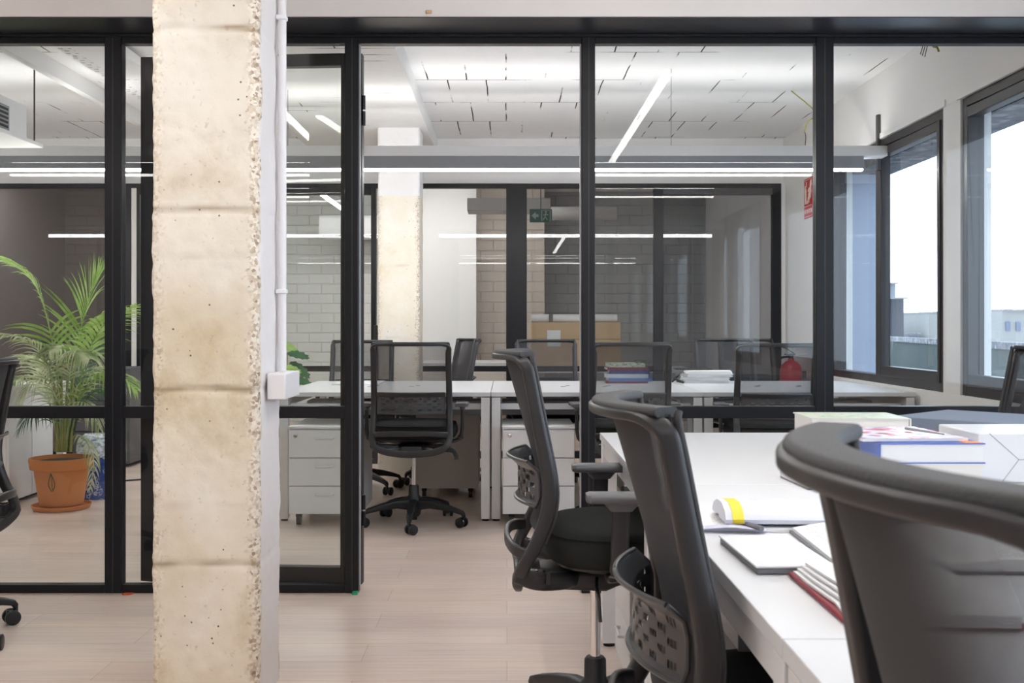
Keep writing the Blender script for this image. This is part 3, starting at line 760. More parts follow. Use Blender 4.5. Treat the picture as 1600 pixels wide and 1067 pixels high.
# ------------------------------------------------------------------ office chairs
post_prof = [(-0.205, 0.452), (-0.190, 0.478), (-0.162, 0.53), (-0.140, 0.585), (-0.130, 0.64), (-0.133, 0.70), (-0.150, 0.79), (-0.165, 0.87), (-0.180, 0.95), (-0.190, 1.0)]
post_prof = [(y, z - (0.0 if z < 0.6 else (z - 0.6) * 0.03)) for y, z in post_prof]
def prof_y(z):
    P_ = post_prof
    if z <= P_[0][1]: return P_[0][0]
    for (a, b_), (c, d_) in zip(P_, P_[1:]):
        if z <= d_: return a + (c - a) * (z - b_) / (d_ - b_)
    return P_[-1][0]
def lumbar_mesh():
    m = MB(); nC, nR = 13, 5; sub = 7
    xs = [-0.175]; 
    x = -0.165; cell = 0.33 / nC
    cols = [(-0.180, -0.165, False, 0)]
    for c in range(nC):
        u = 0.0
        for s in range(sub):
            wd_ = (0.09, 0.20, 0.07, 0.28, 0.07, 0.20, 0.09)[s]
            cols.append((-0.165 + cell * (c + u), -0.165 + cell * (c + u + wd_), s in (1, 3, 5), c)); u += wd_
    cols.append((0.165, 0.180, False, 0))
    z0, z1 = 0.618, 0.712; rh = (z1 - z0 - 0.016) / nR
    rows = [(z0, z0 + 0.008, False, 0)]
    for r_ in range(nR):
        rows.append((z0 + 0.008 + rh * r_, z0 + 0.008 + rh * (r_ + 0.12), False, r_))
        rows.append((z0 + 0.008 + rh * (r_ + 0.12), z0 + 0.008 + rh * (r_ + 0.88), True, r_))
        rows.append((z0 + 0.008 + rh * (r_ + 0.88), z0 + 0.008 + rh * (r_ + 1), False, r_))
    rows.append((z1 - 0.008, z1, False, 0)); rows.append((z1, z1 + 0.014, False, 0))
    def P_(x, z, t):
        y = -0.150 - 0.052 * (1 - (x / 0.185) ** 2) - t
        if z > 0.70: y -= (z - 0.70) * 1.1
        if z < 0.625: y -= (0.625 - z) * 0.9
        return (x, y, z)
    for (xa, xb, hx_, c) in cols:
        for (za, zb, hz, r_) in rows:
            if hx_ and hz and (c + r_) % 2 == 0: continue
            for t in (0.0, 0.005):
                m.add([P_(xa, za, t), P_(xb, za, t), P_(xb, zb, t), P_(xa, zb, t)], [(0, 1, 2, 3) if t else (3, 2, 1, 0)])
    # edge bands
    for z in (0.615, 0.727):
        m.sweep([Vector(P_(-0.182 + 0.364 * k / 16, z, 0.0025)) for k in range(17)], circ(0.0045, 8), (0, 0, 1))
    for x in (-0.182, 0.182):
        m.sweep([Vector(P_(x, 0.615 + 0.112 * k / 5, 0.0025)) for k in range(6)], circ(0.0045, 8), (1, 0, 0))
    return m
def make_chair():
    r = empty('office_chair')
    # star base
    st = MB()
    st.lathe([(0.026, 0.045), (0.038, 0.06), (0.044, 0.10), (0.042, 0.15), (0.030, 0.165), (0.029, 0.215), (0.024, 0.222), (0.014, 0.222)], seg=24)
    st.lathe([(0.018, 0.028), (0.018, 0.05)], seg=16)
    for k in range(5):
        a = R(-90 + 72 * k); dx, dy = math.cos(a), math.sin(a)
        pts = [(dx * q, dy * q, z) for q, z in ((0.03, 0.115), (0.10, 0.120), (0.18, 0.108), (0.25, 0.092), (0.288, 0.080), (0.298, 0.066))]
        st.sweep(pts, rrect(0.044, 0.050, 0.012), (-dy, dx, 0), True, [(1.15, 1.25), (1.0, 1.0), (0.85, 0.75), (0.75, 0.55), (0.68, 0.45), (0.5, 0.4)])
    star = st.build('star_base', M_base, r)
    for k in range(5):
        a = R(-90 + 72 * k); cx, cy_ = 0.298 * math.cos(a), 0.298 * math.sin(a)
        ca = a + R((35, 80, -60, 20, 110)[k])
        ux, uy = math.cos(ca), math.sin(ca)
        c = MB(); ox, oy = cx - uy * 0.014, cy_ + ux * 0.014
        for s in (-1, 1):
            p = Vector((ox + ux * s * 0.014, oy + uy * s * 0.014, 0.0275)); q = p + Vector((ux, uy, 0)) * s * 0.014
            c.tube([p, p + (q - p) * 0.85, q], 0.0275, 18, [1, 1, 0.86])
        c.box(-0.010, 0.010, -0.018, 0.018, 0.018, 0.052, Matrix.Translation((ox, oy, 0)) @ Matrix.Rotation(ca, 4, 'Z'))
        c.cyl((cx, cy_, 0.045), (cx, cy_, 0.070), 0.009, 10)
        c.build('caster', M_base, r)
    MB().lathe([(0.0135, 0.21), (0.0135, 0.40)], seg=18).build('gas_lift', M_chrome, r)
    up = []
    # mechanism and arms running back to the frame
    me = MB()
    me.sweep([(0, -0.15, 0.415), (0, -0.08, 0.405), (0, 0.02, 0.405), (0, 0.10, 0.425)], rrect(0.17, 0.055, 0.02), (1, 0, 0), True, [(0.7, 0.6), (0.95, 1.0), (1, 1.1), (0.9, 0.6)])
    for s in (-1, 1):
        me.sweep(spline([(s * 0.205, -0.212, 0.452), (s * 0.195, -0.16, 0.432), (s * 0.13, -0.09, 0.418), (s * 0.05, -0.05, 0.41)], 4), rrect(0.026, 0.044, 0.01), (1, 0, 0))
    for s in (-1, 1):
        for q in range(3):
            me.box(s * 0.19 - 0.012, s * 0.19 + 0.012, -0.175 + q * 0.018, -0.165 + q * 0.018, 0.425, 0.458)
    up.append(me.build('tilt_mechanism', M_frame, r, 0))
    lv = MB(); lv.sweep(spline([(0.06, 0.0, 0.405), (0.16, -0.01, 0.40), (0.215, -0.01, 0.395), (0.235, -0.01, 0.37), (0.24, -0.008, 0.345)], 4), rrect(0.008, 0.026, 0.003), (0, 1, 0), True)
    up.append(lv.build('lever', M_base, r))
    # seat
    def seat_layer(scale, z, crown=0):
        out = []
        n = 40
        for k in range(n):
            a = 2 * PI * k / n; c, s = math.cos(a), math.sin(a)
            x = 0.238 * scale * math.copysign(abs(c) ** 0.55, c); y = 0.10 + 0.235 * scale * math.copysign(abs(s) ** 0.62, s)
            zz = z - (0.012 * max(0, (y - 0.22) / 0.11) ** 2 if y > 0.22 else 0) + crown * 0
            out.append(Vector((x, y, zz)))
        return out
    def stack(layers, cap0=True, cap1=True):
        m = MB(); n = len(layers[0])
        for l in layers: m.v += l
        for i in range(len(layers) - 1):
            for k in range(n): m.f.append((i*n + k, i*n + (k+1) % n, (i+1)*n + (k+1) % n, (i+1)*n + k))
        m.f.append(tuple(range(n))[::-1]); m.f.append(tuple(len(layers)*n - n + k for k in range(n)))
        return m
    sc = stack([seat_layer(0.90, 0.462), seat_layer(0.965, 0.468), seat_layer(1.0, 0.482), seat_layer(1.005, 0.50), seat_layer(0.995, 0.520), seat_layer(0.965, 0.535),
                seat_layer(0.955, 0.5345), seat_layer(0.90, 0.546), seat_layer(0.78, 0.553), seat_layer(0.5, 0.557), seat_layer(0.2, 0.558)])
    seat = sc.build('seat', M_fabric, r); up.append(seat)
    pipe = MB(); pipe.tube(seat_layer(0.968, 0.5365), 0.0022, 6, closed=True); pipe.build('piping', M_fabric, seat)
    sp = stack([seat_layer(0.45, 0.425), seat_layer(0.70, 0.440), seat_layer(0.90, 0.455), seat_layer(0.92, 0.4625)]); up.append(sp.build('seat_pan', M_frame, r))
    # back frame
    fr = MB()
    ztop = post_prof[-1][1]
    def rail(x): return -0.194 - 0.072 * (1 - min(1, abs(x) / 0.212) ** 2.2)
    half = [((0.0, -0.205, 0.395), 0.020, 0.036), ((0.08, -0.206, 0.400), 0.020, 0.036), ((0.15, -0.207, 0.414), 0.022, 0.036), ((0.193, -0.208, 0.437), 0.030, 0.032)]
    for (y, z) in post_prof[:-1]:
        if z > 0.46: half.append(((0.207 + 0.004 * math.sin(z * 5), y, z), 0.032 + 0.006 * max(0, 1 - abs(z - 0.66) / 0.2), 0.033))
    half.append(((0.206, -0.187, ztop - 0.022), 0.030, 0.028))
    half.append(((0.197, rail(0.197), ztop - 0.006), 0.026, 0.017))
    for x in (0.165, 0.12, 0.06): half.append(((x, rail(x), ztop), 0.020, 0.015))
    half.append(((0.0, rail(0), ztop), 0.020, 0.015))
    pts_ = [h[0] for h in half]; sc_ = [(h[1], h[2]) for h in half]
    mir = [(-p[0], p[1], p[2]) for p in pts_[-2:0:-1]]; msc = sc_[-2:0:-1]
    allp = pts_ + mir; alls = sc_ + msc; n_ = len(allp); dense = []; dsc = []
    for i in range(n_):
        A_, B_, C_, D_ = (Vector(allp[(i + q) % n_]) for q in (-1, 0, 1, 2))
        for k in range(4):
            t = k / 4
            dense.append(0.5 * ((2*B_) + (C_-A_)*t + (2*A_-5*B_+4*C_-D_)*t*t + (3*B_-A_-3*C_+D_)*t*t*t))
            u0, u1 = alls[i], alls[(i + 1) % n_]; dsc.append((u0[0] + (u1[0] - u0[0]) * t, u0[1] + (u1[1] - u0[1]) * t))
    fr.sweep(dense, rrect(1, 1, 0.28, 4), (0, 1, 0), False, dsc, closed=True)
    fr.sweep(spline([(0.12, -0.205, 0.412), (0.08, -0.17, 0.415), (0.05, -0.12, 0.415)], 4), rrect(0.03, 0.02, 0.008), (0, 0, 1))
    fr.sweep(spline([(-0.12, -0.205, 0.412), (-0.08, -0.17, 0.415), (-0.05, -0.12, 0.415)], 4), rrect(0.03, 0.02, 0.008), (0, 0, 1))
    # short rear bow under the lumbar pad
    fr.sweep(spline([(0.20, -0.185, 0.50), (0.17, -0.215, 0.505), (0.09, -0.232, 0.51), (0, -0.236, 0.51), (-0.09, -0.232, 0.51), (-0.17, -0.215, 0.505), (-0.20, -0.185, 0.50)], 4), rrect(0.030, 0.014, 0.006), (0, 0, 1))
    frame = fr.build('backrest_frame', M_frame, r); up.append(frame)
    # ribbed band folded over the top rail
    pr = []
    for k in range(29):
        x = 0.2165 * (k / 14 - 1)
        pr.append(Vector((x, rail(x), ztop - 0.001)))
    tb = MB()
    # ribbed band of mesh folded over the rail, wide on top
    tb.sweep([Vector((p.x * 0.975, p.y + 0.016, p.z + 0.009)) for p in pr[1:-1]], rrect(0.014, 0.042, 0.0065, 4), (0, 0, 1), True)
    for s in (-1, 1):
        tb.sweep(spline([(s * 0.204, y + 0.019, z - 0.004) for y, z in post_prof[2:]] + [(s * 0.2, post_prof[-1][0] + 0.020, ztop + 0.008)], 3), rrect(0.016, 0.010, 0.0045), (1, 0, 0), True)
    tb.build('fabric_edge', M_netrib, frame)
    # mesh sheet
    ms = MB(); nx, nz = 16, 14; z0 = 0.545; z1 = ztop + 0.004
    for j in range(nz + 1):
        z = z0 + (z1 - z0) * j / nz
        t = j / nz
        for i in range(nx + 1):
            x = -0.197 + 0.394 * i / nx
            bow = (0.030 + 0.036 * max(0, t) ** 1.3) * (1 - (abs(x) / 0.2) ** 2.2)
            ms.v.append(Vector((x, prof_y(z) + 0.012 - bow, z)))
    for j in range(nz):
        for i in range(nx):
            a = j * (nx + 1) + i
            ms.f.append((a, a + 1, a + nx + 2, a + nx + 1))
    up.append(ms.build('backrest_mesh', M_net, r))
    up.append(lumbar_mesh().build('lumbar_support', M_rim, r))
    for s in (-1, 1):
        am = MB()
        am.sweep(spline([(s * 0.12, 0.03, 0.445), (s * 0.20, 0.03, 0.442), (s * 0.252, 0.032, 0.455), (s * 0.268, 0.036, 0.50), (s * 0.270, 0.038, 0.58), (s * 0.270, 0.040, 0.645)], 4),
                 rrect(0.018, 0.044, 0.007), (1, 0, 0) if False else (0.6, 0, 0.8), True)
        arm = am.build('armrest', M_frame, r); up.append(arm)
        pd = MB(); pd.sweep([(s * 0.268, -0.045, 0.652), (s * 0.268, -0.035, 0.652), (s * 0.268, 0.15, 0.652), (s * 0.268, 0.175, 0.652)], rrect(0.075, 0.022, 0.009, 3), (1, 0, 0), True, [(0.7, 0.8), (1, 1), (1, 1), (0.75, 0.8)])
        pd.sweep([(s * 0.27, 0.04, 0.62), (s * 0.27, 0.04, 0.645)], rrect(0.03, 0.06, 0.01), (1, 0, 0), True, [(0.8, 0.9), (1.3, 1.6)])
        pd.build('arm_pad', M_pad, arm)
    for o in up: o['upper'] = 1
    r['ok'] = 1
    return r
proto = make_chair(); used = [0]
def chair(x, y, rz, label, dz=0.0, base_rot=0, sc=1.0):
    if not used[0]: c = proto; used[0] = 1
    else: c = copy_tree(proto)
    c.location = (x, y, 0); c.rotation_euler = (0, 0, rz); c.scale = (1, 1, 1)
    for ch in [o for o in bpy.data.objects if o.parent == c]:
        if ch.get('upper'): ch.location = (0, 0, dz)
        else: ch.rotation_euler = (0, 0, base_rot)
    return tag(c, label, 'office chair')
chair(-0.520, 5.80, R(0), 'black mesh office chair seen from behind in the doorway', 0.02)
chair(0.236, 2.77, R(-90), 'black mesh office chair seen side-on at the far foreground desk', 0.038, R(15))
chair(0.405, 1.62, R(-90), 'black mesh office chair with perforated lumbar pad, second back from the partition', -0.012, R(40))
chair(0.462, 0.67, R(-90), 'black mesh office chair closest to the camera, cut off by the right edge', 0.018, R(0))
chair(-2.02, 3.63, R(90), 'black office chair cut off by the left edge of the view', -0.01, R(-22))
chair(1.74, 3.72, R(90), 'black office chair across the foreground desks at the right edge', 0.03, R(20))
chair(0.66, 5.74, R(3), 'mesh office chair left of the books, behind the glass with its back to the camera', 0.02, R(28))
chair(1.465, 5.76, R(-4), 'mesh office chair in front of the fire extinguisher, back to the camera', 0.015, R(8))
chair(-1.00, 7.00, R(180), 'mesh office chair facing the camera in front of the smaller column', 0.012, R(10))
chair(-0.46, 7.42, R(110), 'mesh office chair turned side-on right of the smaller column', 0.02, R(50))
chair(0.277, 7.16, R(180), 'mesh office chair facing the camera under the cardboard box', 0.015, R(30))
chair(1.55, 7.16, R(184), 'mesh office chair facing the camera behind the loose papers', 0.02, R(5))
chair(1.84, 7.72, R(186), 'mesh office chair facing the camera in the far corner, just left of the fire extinguisher', 0.015, R(5))
chair(-3.55, 7.75, R(150), 'dark office chair standing behind the potted palm', 0.0, R(5))

# ------------------------------------------------------------------ potted palm
PX, PY = -2.71, 6.31
palm = empty('potted_palm', (PX, PY, 0), label='tall feathery palm in a terracotta pot behind the left glass', cat='plant')
pot = MB(); pot.lathe([(0.115, 0.022), (0.125, 0.03), (0.158, 0.245), (0.178, 0.248), (0.186, 0.30), (0.184, 0.312), (0.168, 0.312), (0.160, 0.27), (0.150, 0.26)], seg=40)
poto = pot.build('pot', M_terra, palm)
MB().lathe([(0.125, 0.0), (0.160, 0.004), (0.172, 0.028), (0.166, 0.030), (0.155, 0.014), (0.0, 0.012)], seg=40).build('saucer', M_terra, palm)
MB().lathe([(0.158, 0.262), (0.156, 0.290), (0.10, 0.296), (0.03, 0.300), (0.0, 0.300)], seg=30).build('soil', M_soil, palm)
def frond(pts, ll, start, mat, droop=0.4, n=22, wid=0.011, up=0.5, seed=0, stem=0.0055):
    rnd = random.Random(seed)
    pts = spline([Vector(p) for p in pts], 8); m = MB()
    k = len(pts)
    m.tube(pts, stem, 6, [1.2 - 0.9 * i / (k - 1) for i in range(k)])
    for i in range(n):
        t = start + (1 - start) * (i + 0.5) / n
        f = t * (k - 1); j = min(int(f), k - 2); p = pts[j].lerp(pts[j+1], f - j)
        tan = (pts[j+1] - pts[j]).normalized()
        side = tan.cross(Vector((0, 0, 1)));
        if side.length < 0.2: side = Vector((0, 1, 0)).cross(tan)
        side.normalize(); nor = side.cross(tan).normalized()
        s_ = (t - start) / (1 - start)
        L_ = ll * (0.55 + 0.9 * math.sin(PI * min(1, s_ * 0.85 + 0.12)) ** 0.8) * rnd.uniform(0.85, 1.1) * (1 - 0.35 * s_)
        for sd in (-1, 1):
            d0 = (side * sd * rnd.uniform(0.7, 0.95) + tan * (0.75 + 0.6 * s_) + nor * up * rnd.uniform(0.3, 0.9)).normalized()
            q = p.copy(); d_ = d0.copy(); prev = None; segs_ = 5
            wv = d_.cross(nor).normalized()
            base = len(m.v)
            for h in range(segs_ + 1):
                u = h / segs_; w_ = wid * (0.35 + 1.1 * math.sin(PI * min(1, u * 0.9 + 0.12))) * (1 - u) ** 0.35 if h < segs_ else 0.0006
                m.v += [q + wv * w_ * 0.5, q - wv * w_ * 0.5]
                q = q + d_ * (L_ / segs_)
                d_ = (d_ + Vector((0, 0, -1)) * droop * (L_ / ll) * 0.32).normalized()
            for h in range(segs_):
                a = base + 2 * h
                m.f.append((a, a + 1, a + 3, a + 2))
    return m
def pf(px, py, dy=0.0):
    v = at(px, py, PY + dy); return v - Vector((PX, PY, 0))
FR = [
 ([pf(93,705), pf(94,620), pf(82,535,-.05), pf(60,455,-.08), pf(30,418,-.1), pf(-4,398,-.12)], 0.27, 0.36, M_leaf, 0.6, 30, 0.015, 0.1),
 ([pf(100,705), pf(112,600), pf(125,520,.05), pf(140,465,.06), pf(158,425,.1)], 0.32, 0.36, M_leaf, 0.35, 26, 0.014, 0.35),
 ([pf(104,705), pf(122,610), pf(140,545,-.1), pf(170,500,-.2), pf(212,478,-.3)], 0.22, 0.40, M_leaf, 0.7, 20, 0.016, 0.3),
 ([pf(90,705), pf(88,620), pf(70,560,-.1), pf(35,530,-.2), pf(-6,520,-.3)], 0.18, 0.30, M_leafp, 0.8, 26, 0.013, 0.4),
 ([pf(95,705), pf(90,640), pf(60,595,.1), pf(25,590,.2), pf(2,625,.25)], 0.19, 0.25, M_leafp, 1.1, 26, 0.012, 0.3),
 ([pf(98,705), pf(98,650), pf(75,600,-.2), pf(45,600,-.3), pf(25,640,-.35)], 0.18, 0.25, M_leafp, 1.2, 20, 0.009, 0.2),
 ([pf(102,705), pf(110,640), pf(130,590,.1), pf(160,575,.2), pf(190,600,.25)], 0.20, 0.25, M_leafp, 1.1, 26, 0.012, 0.3),
 ([pf(104,705), pf(116,640), pf(150,590,-.15), pf(185,585,-.25), pf(214,610,-.3)], 0.20, 0.30, M_leaf, 1.1, 20, 0.012, 0.3),
 ([pf(98,705), pf(104,620), pf(112,570,-.1), pf(125,548,-.2), pf(140,560,-.3)], 0.20, 0.35, M_leafp, 1.1, 24, 0.012, 0.2),
 ([pf(96,705), pf(100,660), pf(118,630,-.2), pf(140,635,-.3), pf(155,670,-.32)], 0.17, 0.2, M_leafp, 1.3, 18, 0.009, 0.1),
 ([pf(93,705), pf(84,660), pf(66,640,-.15), pf(50,645,-.25), pf(30,670,-.3)], 0.15, 0.2, M_leafd, 1.3, 16, 0.010, 0.1),
 ([pf(93,705), pf(80,640), pf(66,585,.1), pf(50,560,.15), pf(25,560,.2)], 0.20, 0.3, M_leafp, 1.0, 26, 0.012, 0.3),
 ([pf(104,705), pf(120,620), pf(130,570,.15), pf(150,545,.25), pf(172,548,.3)], 0.19, 0.3, M_leafd, 0.9, 18, 0.014, 0.3),
 ([pf(100,705), pf(118,680), pf(135,690,-.1), pf(146,720,-.15), pf(141,765,-.18)], 0.10, 0.3, M_leafp, 1.2, 12, 0.008, 0.0),
 ([pf(96,705), pf(94,610), pf(100,560,.0), pf(95,540,-.1), pf(78,548,-.2)], 0.20, 0.4, M_leafp, 1.2, 24, 0.012, 0.2),
 ([pf(106,705), pf(126,640), pf(150,610,.0), pf(175,620,.0), pf(190,660,.0)], 0.18, 0.25, M_leafd, 1.2, 18, 0.011, 0.2),
]
for i, (pts, ll, st_, mt, dr_, n_, wd, up_) in enumerate(FR):
    frond(pts, ll, st_, mt, dr_, n_, wd, up_, i).build('frond', mt, palm)
for (bx, tx, ty) in ((88, 92, 560), (97, 96, 545), (104, 118, 560), (110, 126, 600), (92, 83, 600), (100, 108, 530)):
    MB().tube(spline([pf(bx, 706), pf((bx*2+tx)/3, 650), pf(tx, ty)], 4), 0.0105, 8, [1, .95, .9, .85, .8, .7, .6, .5, .4]).build('stem', M_stem, palm)
# painted leaf mark on the pot
lm = MB(); y_ = -0.163
def pp(u, z):
    rr = 0.125 + (z - 0.03) * (0.033 / 0.215) + 0.0012
    return Vector((rr * math.sin(u), -rr * math.cos(u), z))
for sgn in (-1, 1):
    a = [pp(0.02 + sgn * 0.0, 0.235), pp(0.02 + sgn * 0.08, 0.20), pp(0.02 + sgn * 0.13, 0.165), pp(0.02 + sgn * 0.07, 0.14), pp(0.02, 0.125)]
    lm.tube(spline(a, 4), 0.0022, 6)
lm.tube([pp(0.02, 0.235), pp(0.05, 0.18), pp(0.03, 0.15), pp(0.10, 0.125)], 0.0018, 6)
lm.build('painted_leaf_mark', M_leafd, poto)

# ------------------------------------------------------------------ leafy plant left end of the desks
MX, MY = -1.66, 7.45
mon = empty('leafy_plant', (MX, MY, 0), label='dark green broad-leaved plant peeping out beside the large column', cat='plant')
MB().lathe([(0.11, 0), (0.14, 0.25), (0.15, 0.25), (0.15, 0.28), (0.13, 0.28), (0.125, 0.22), (0, 0.22)], seg=24).build('pot', M_pvc, mon)
for i, (tx, ty, dy, ln) in enumerate(((446, 535, 0, .16), (462, 552, -.05, .16), (466, 566, .0, .17), (452, 573, -.1, .15), (468, 590, -.12, .16), (435, 560, .05, .16), (440, 600, -.1, .16), (430, 530, .1, .15))):
    tip = at(tx, ty, MY + dy) - Vector((MX, MY, 0)); base = Vector((0, 0, 0.24))
    MB().tube(spline([base, base.lerp(tip, 0.55) + Vector((0, 0, 0.08)), tip - Vector((0.06, 0, 0))], 5), 0.004, 6).build('stem', M_stem, mon)
    d_ = Vector((0.9, 0.1, -0.25 + 0.3 * math.sin(i * 2.3))).normalized(); sd = d_.cross(Vector((0, -0.5, 0.85))).normalized()
    lf = MB(); o0 = tip - Vector((0.06, 0, 0)); ou = []
    K = 22
    for k in range(K):
        a = 2 * PI * k / K; rr = 1.0 if k % 2 else 0.72
        ou.append(o0 + d_ * ln * (0.5 - 0.5 * math.cos(a)) * (1 if k % 2 else 0.93) + sd * ln * 0.36 * math.sin(a) * rr + Vector((0, 0, -0.03 * (0.5 - 0.5 * math.cos(a)) ** 2)))
    lf.v = [o0 + d_ * ln * 0.45] + ou; lf.f = [(0, 1 + k, 1 + (k + 1) % K) for k in range(K)]
    lf.build('leaf', M_leafd if i % 3 else M_leaf, mon)

# ------------------------------------------------------------------ left side furniture
cb = empty('cabinet', (-3.05, 6.35, 0), label='low white cabinet left of the terracotta pot', cat='cabinet')
MB().box(-1.0, -0.018, 0.0, 0.62, 0.03, 0.70).build('carcass', M_ped, cb, 0.002)
MB().box(-0.90, -0.06, 0.04, 0.58, 0, 0.03).build('plinth', M_dark, cb, smooth=False)
for k in range(2):
    MB().box(-0.018, 0.0, 0.004 + 0.31 * k, 0.306 + 0.31 * k, 0.032, 0.698).build('door', M_ped, cb, 0.002)
MB().box(-1.02, 0.02, -0.02, 0.85, 0.70, 0.733).build('top_panel', M_desk, cb, 0.002)
MB().box(-0.05, 0.0, 0.78, 0.83, 0, 0.70).build('support_leg', M_ped, cb, 0.002)
bg = empty('water_pack', (-2.66, 6.72, 0), label='blue plastic sack with a clear crinkled top behind the terracotta pot', cat='sack')
def crumple(profile, seg, amp, seed):
    m = MB(); base = 0
    for (rx, ry, z) in profile:
        for k in range(seg):
            a = 2 * PI * k / seg; c, s = math.cos(a), math.sin(a)
            n_ = noise.noise(Vector((c * 2.2 + seed, s * 2.2, z * 14))) * amp + noise.noise(Vector((c * 6 + seed, s * 6, z * 30))) * amp * 0.5
            m.v.append(Vector((math.copysign(abs(c) ** 0.7, c) * (rx + n_), math.copysign(abs(s) ** 0.7, s) * (ry + n_), z)))
    n = len(profile)
    for i in range(n - 1):
        for k in range(seg): m.f.append((i*seg + k, i*seg + (k+1) % seg, (i+1)*seg + (k+1) % seg, (i+1)*seg + k))
    m.f.append(tuple(range(seg))[::-1]); m.f.append(tuple((n-1)*seg + k for k in range(seg)))
    return m
M_bagblue = blotch('blue_printed_plastic', [(0.38, (0.03, 0.07, 0.30)), (0.54, (0.04, 0.12, 0.42)), (0.60, (0.55, 0.62, 0.72)), (0.64, (0.04, 0.12, 0.42))], 7, 0.25)
M_bagtop = blotch('clear_crinkled_plastic', [(0.35, (0.20, 0.28, 0.36)), (0.5, (0.55, 0.63, 0.70)), (0.62, (0.85, 0.88, 0.92)), (0.7, (0.30, 0.38, 0.45))], 9, 0.15, detail=5)
crumple([(0.115, 0.10, 0.0), (0.13, 0.11, 0.02), (0.128, 0.11, 0.10), (0.125, 0.105, 0.20), (0.12, 0.10, 0.27)], 36, 0.016, 2).build('printed_sack', M_bagblue, bg)
crumple([(0.12, 0.10, 0.27), (0.115, 0.095, 0.31), (0.105, 0.085, 0.36), (0.09, 0.07, 0.40), (0.06, 0.05, 0.415)], 36, 0.026, 5).build('clear_top', M_bagtop, bg)
bk = empty('rubbish_sack', (-2.79, 7.02, 0), label='black plastic sack with a white label next to the blue sack', cat='sack')
crumple([(0.09, 0.08, 0.0), (0.10, 0.09, 0.04), (0.10, 0.09, 0.2), (0.085, 0.07, 0.28), (0.04, 0.04, 0.32)], 30, 0.02, 8).build('sack', plain('black_plastic_film', (0.012, 0.012, 0.013), 0.25), bk)
MB().box(-0.01, 0.07, -0.108, -0.104, 0.14, 0.23).build('paper_label', M_paper, bk, smooth=False)
dc = empty('filing_cabinet', (-2.965, 8.40, 0), label='dark grey metal cabinet standing far left behind the glass', cat='cabinet')
MB().box(-0.45, 0.0, -0.25, 0.25, 0.03, 0.78).build('carcass', plain('grey_steel', (0.12, 0.12, 0.13), 0.5), dc, 0.003)
for k in range(3):
    dd_ = MB().box(-0.44, -0.01, -0.268, -0.251, 0.05 + 0.24 * k, 0.28 + 0.24 * k).build('drawer', bpy.data.materials['grey_steel'], dc, 0.002)
    MB().cyl((-0.05, -0.275, 0.22 + 0.24 * k), (-0.05, -0.268, 0.22 + 0.24 * k), 0.012).build('lock', M_chrome, dd_)
tag(MB().tube(spline([(-2.95, 7.35, 0.006), (-2.80, 7.38, 0.006), (-2.70, 7.44, 0.006), (-2.60, 7.50, 0.006)], 6), 0.006, 8).build('floor_cable', M_base), 'short black cable lying on the floor behind the palm', 'cable')

# air conditioning units
ac = empty('air_conditioner', (-2.87, 6.20, 2.20), label='white ceiling fan coil unit with a dark grille at the top left', cat='air conditioner')
MB().box(-1.1, 0.0, -1.1, 0.0, 0.0, 0.225).build('casing', M_ped, ac, 0.006)
gr = MB(); gr.box(0.0005, 0.006, -0.52, -0.23, 0.03, 0.175)
gro = gr.build('grille_frame', M_lampbody, ac, 0.002)
for k in range(5):
    MB().box(0.006, 0.009, -0.50, -0.25, 0.045 + 0.025 * k, 0.058 + 0.025 * k).build('grille_slot', M_dark, gro, smooth=False)
MB().box(-1.15, 0.12, -1.15, -0.05, -0.035, -0.012).build('drip_tray', M_ped, ac, 0.003)
for (x, y) in ((0.09, -0.1), (-1.1, -0.1), (0.09, -1.1)):
    MB().cyl((x, y, -0.02), (x, y, 0.50), 0.005, 8).build('hanger_rod', M_alu, ac)
ac2 = empty('air_conditioner', (-1.72, 11.6, 2.08), label='white wall air conditioner on the brick wall behind the far glass', cat='air conditioner')
MB().sweep([(-0.36, 0, 0.14), (0.42, 0, 0.14)], rrect(0.26, 0.24, 0.05), (0, 0, 1)).build('casing', M_ped, ac2)
MB().box(-0.32, 0.38, -0.126, -0.119, 0.03, 0.05).build('air_slot', M_dark, ac2, smooth=False)
MB().box(-0.1, 0.15, 0.10, 0.60, 0.05, 0.22).build('wall_bracket', M_alu, ac2, smooth=False)

# perforated cable tray under the left ceiling
def perf_tray(x0, x1, y0, y1, z, label):
    m = MB(); cell = 0.05
    ny = int((y1 - y0) / cell); nx = int((x1 - x0) / cell)
    for i in range(nx):
        for j in range(ny):
            a, c = x0 + (x1 - x0) * i / nx, y0 + (y1 - y0) * j / ny
            da, dc_ = (x1 - x0) / nx, (y1 - y0) / ny
            off = 0.4 if j % 2 else 0.1
            hx0, hx1 = a + da * off, a + da * (off + 0.5); hy0, hy1 = c + dc_ * 0.38, c + dc_ * 0.62
            o = [(a, c, z), (a + da, c, z), (a + da, c + dc_, z), (a, c + dc_, z)]; h = [(hx0, hy0, z), (hx1, hy0, z), (hx1, hy1, z), (hx0, hy1, z)]
            m.add(o + h, [(0, 1, 5, 4), (1, 2, 6, 5), (2, 3, 7, 6), (3, 0, 4, 7)])
    m.box(x0 - 0.003, x0, y0, y1, z, z + 0.05); m.box(x1, x1 + 0.003, y0, y1, z, z + 0.05)
    return tag(m.build('cable_tray', M_lamptray, smooth=False), label, 'cable tray')
perf_tray(-2.45, -2.13, 4.4, 7.6, 2.62, 'perforated metal cable tray under the ceiling on the left')
MB_t = MB().box(-2.75, -2.70, 4.4, 8.7, 2.60, 2.699).build('trim_9', M_white, smooth=False); MB_t['kind'] = 'structure'

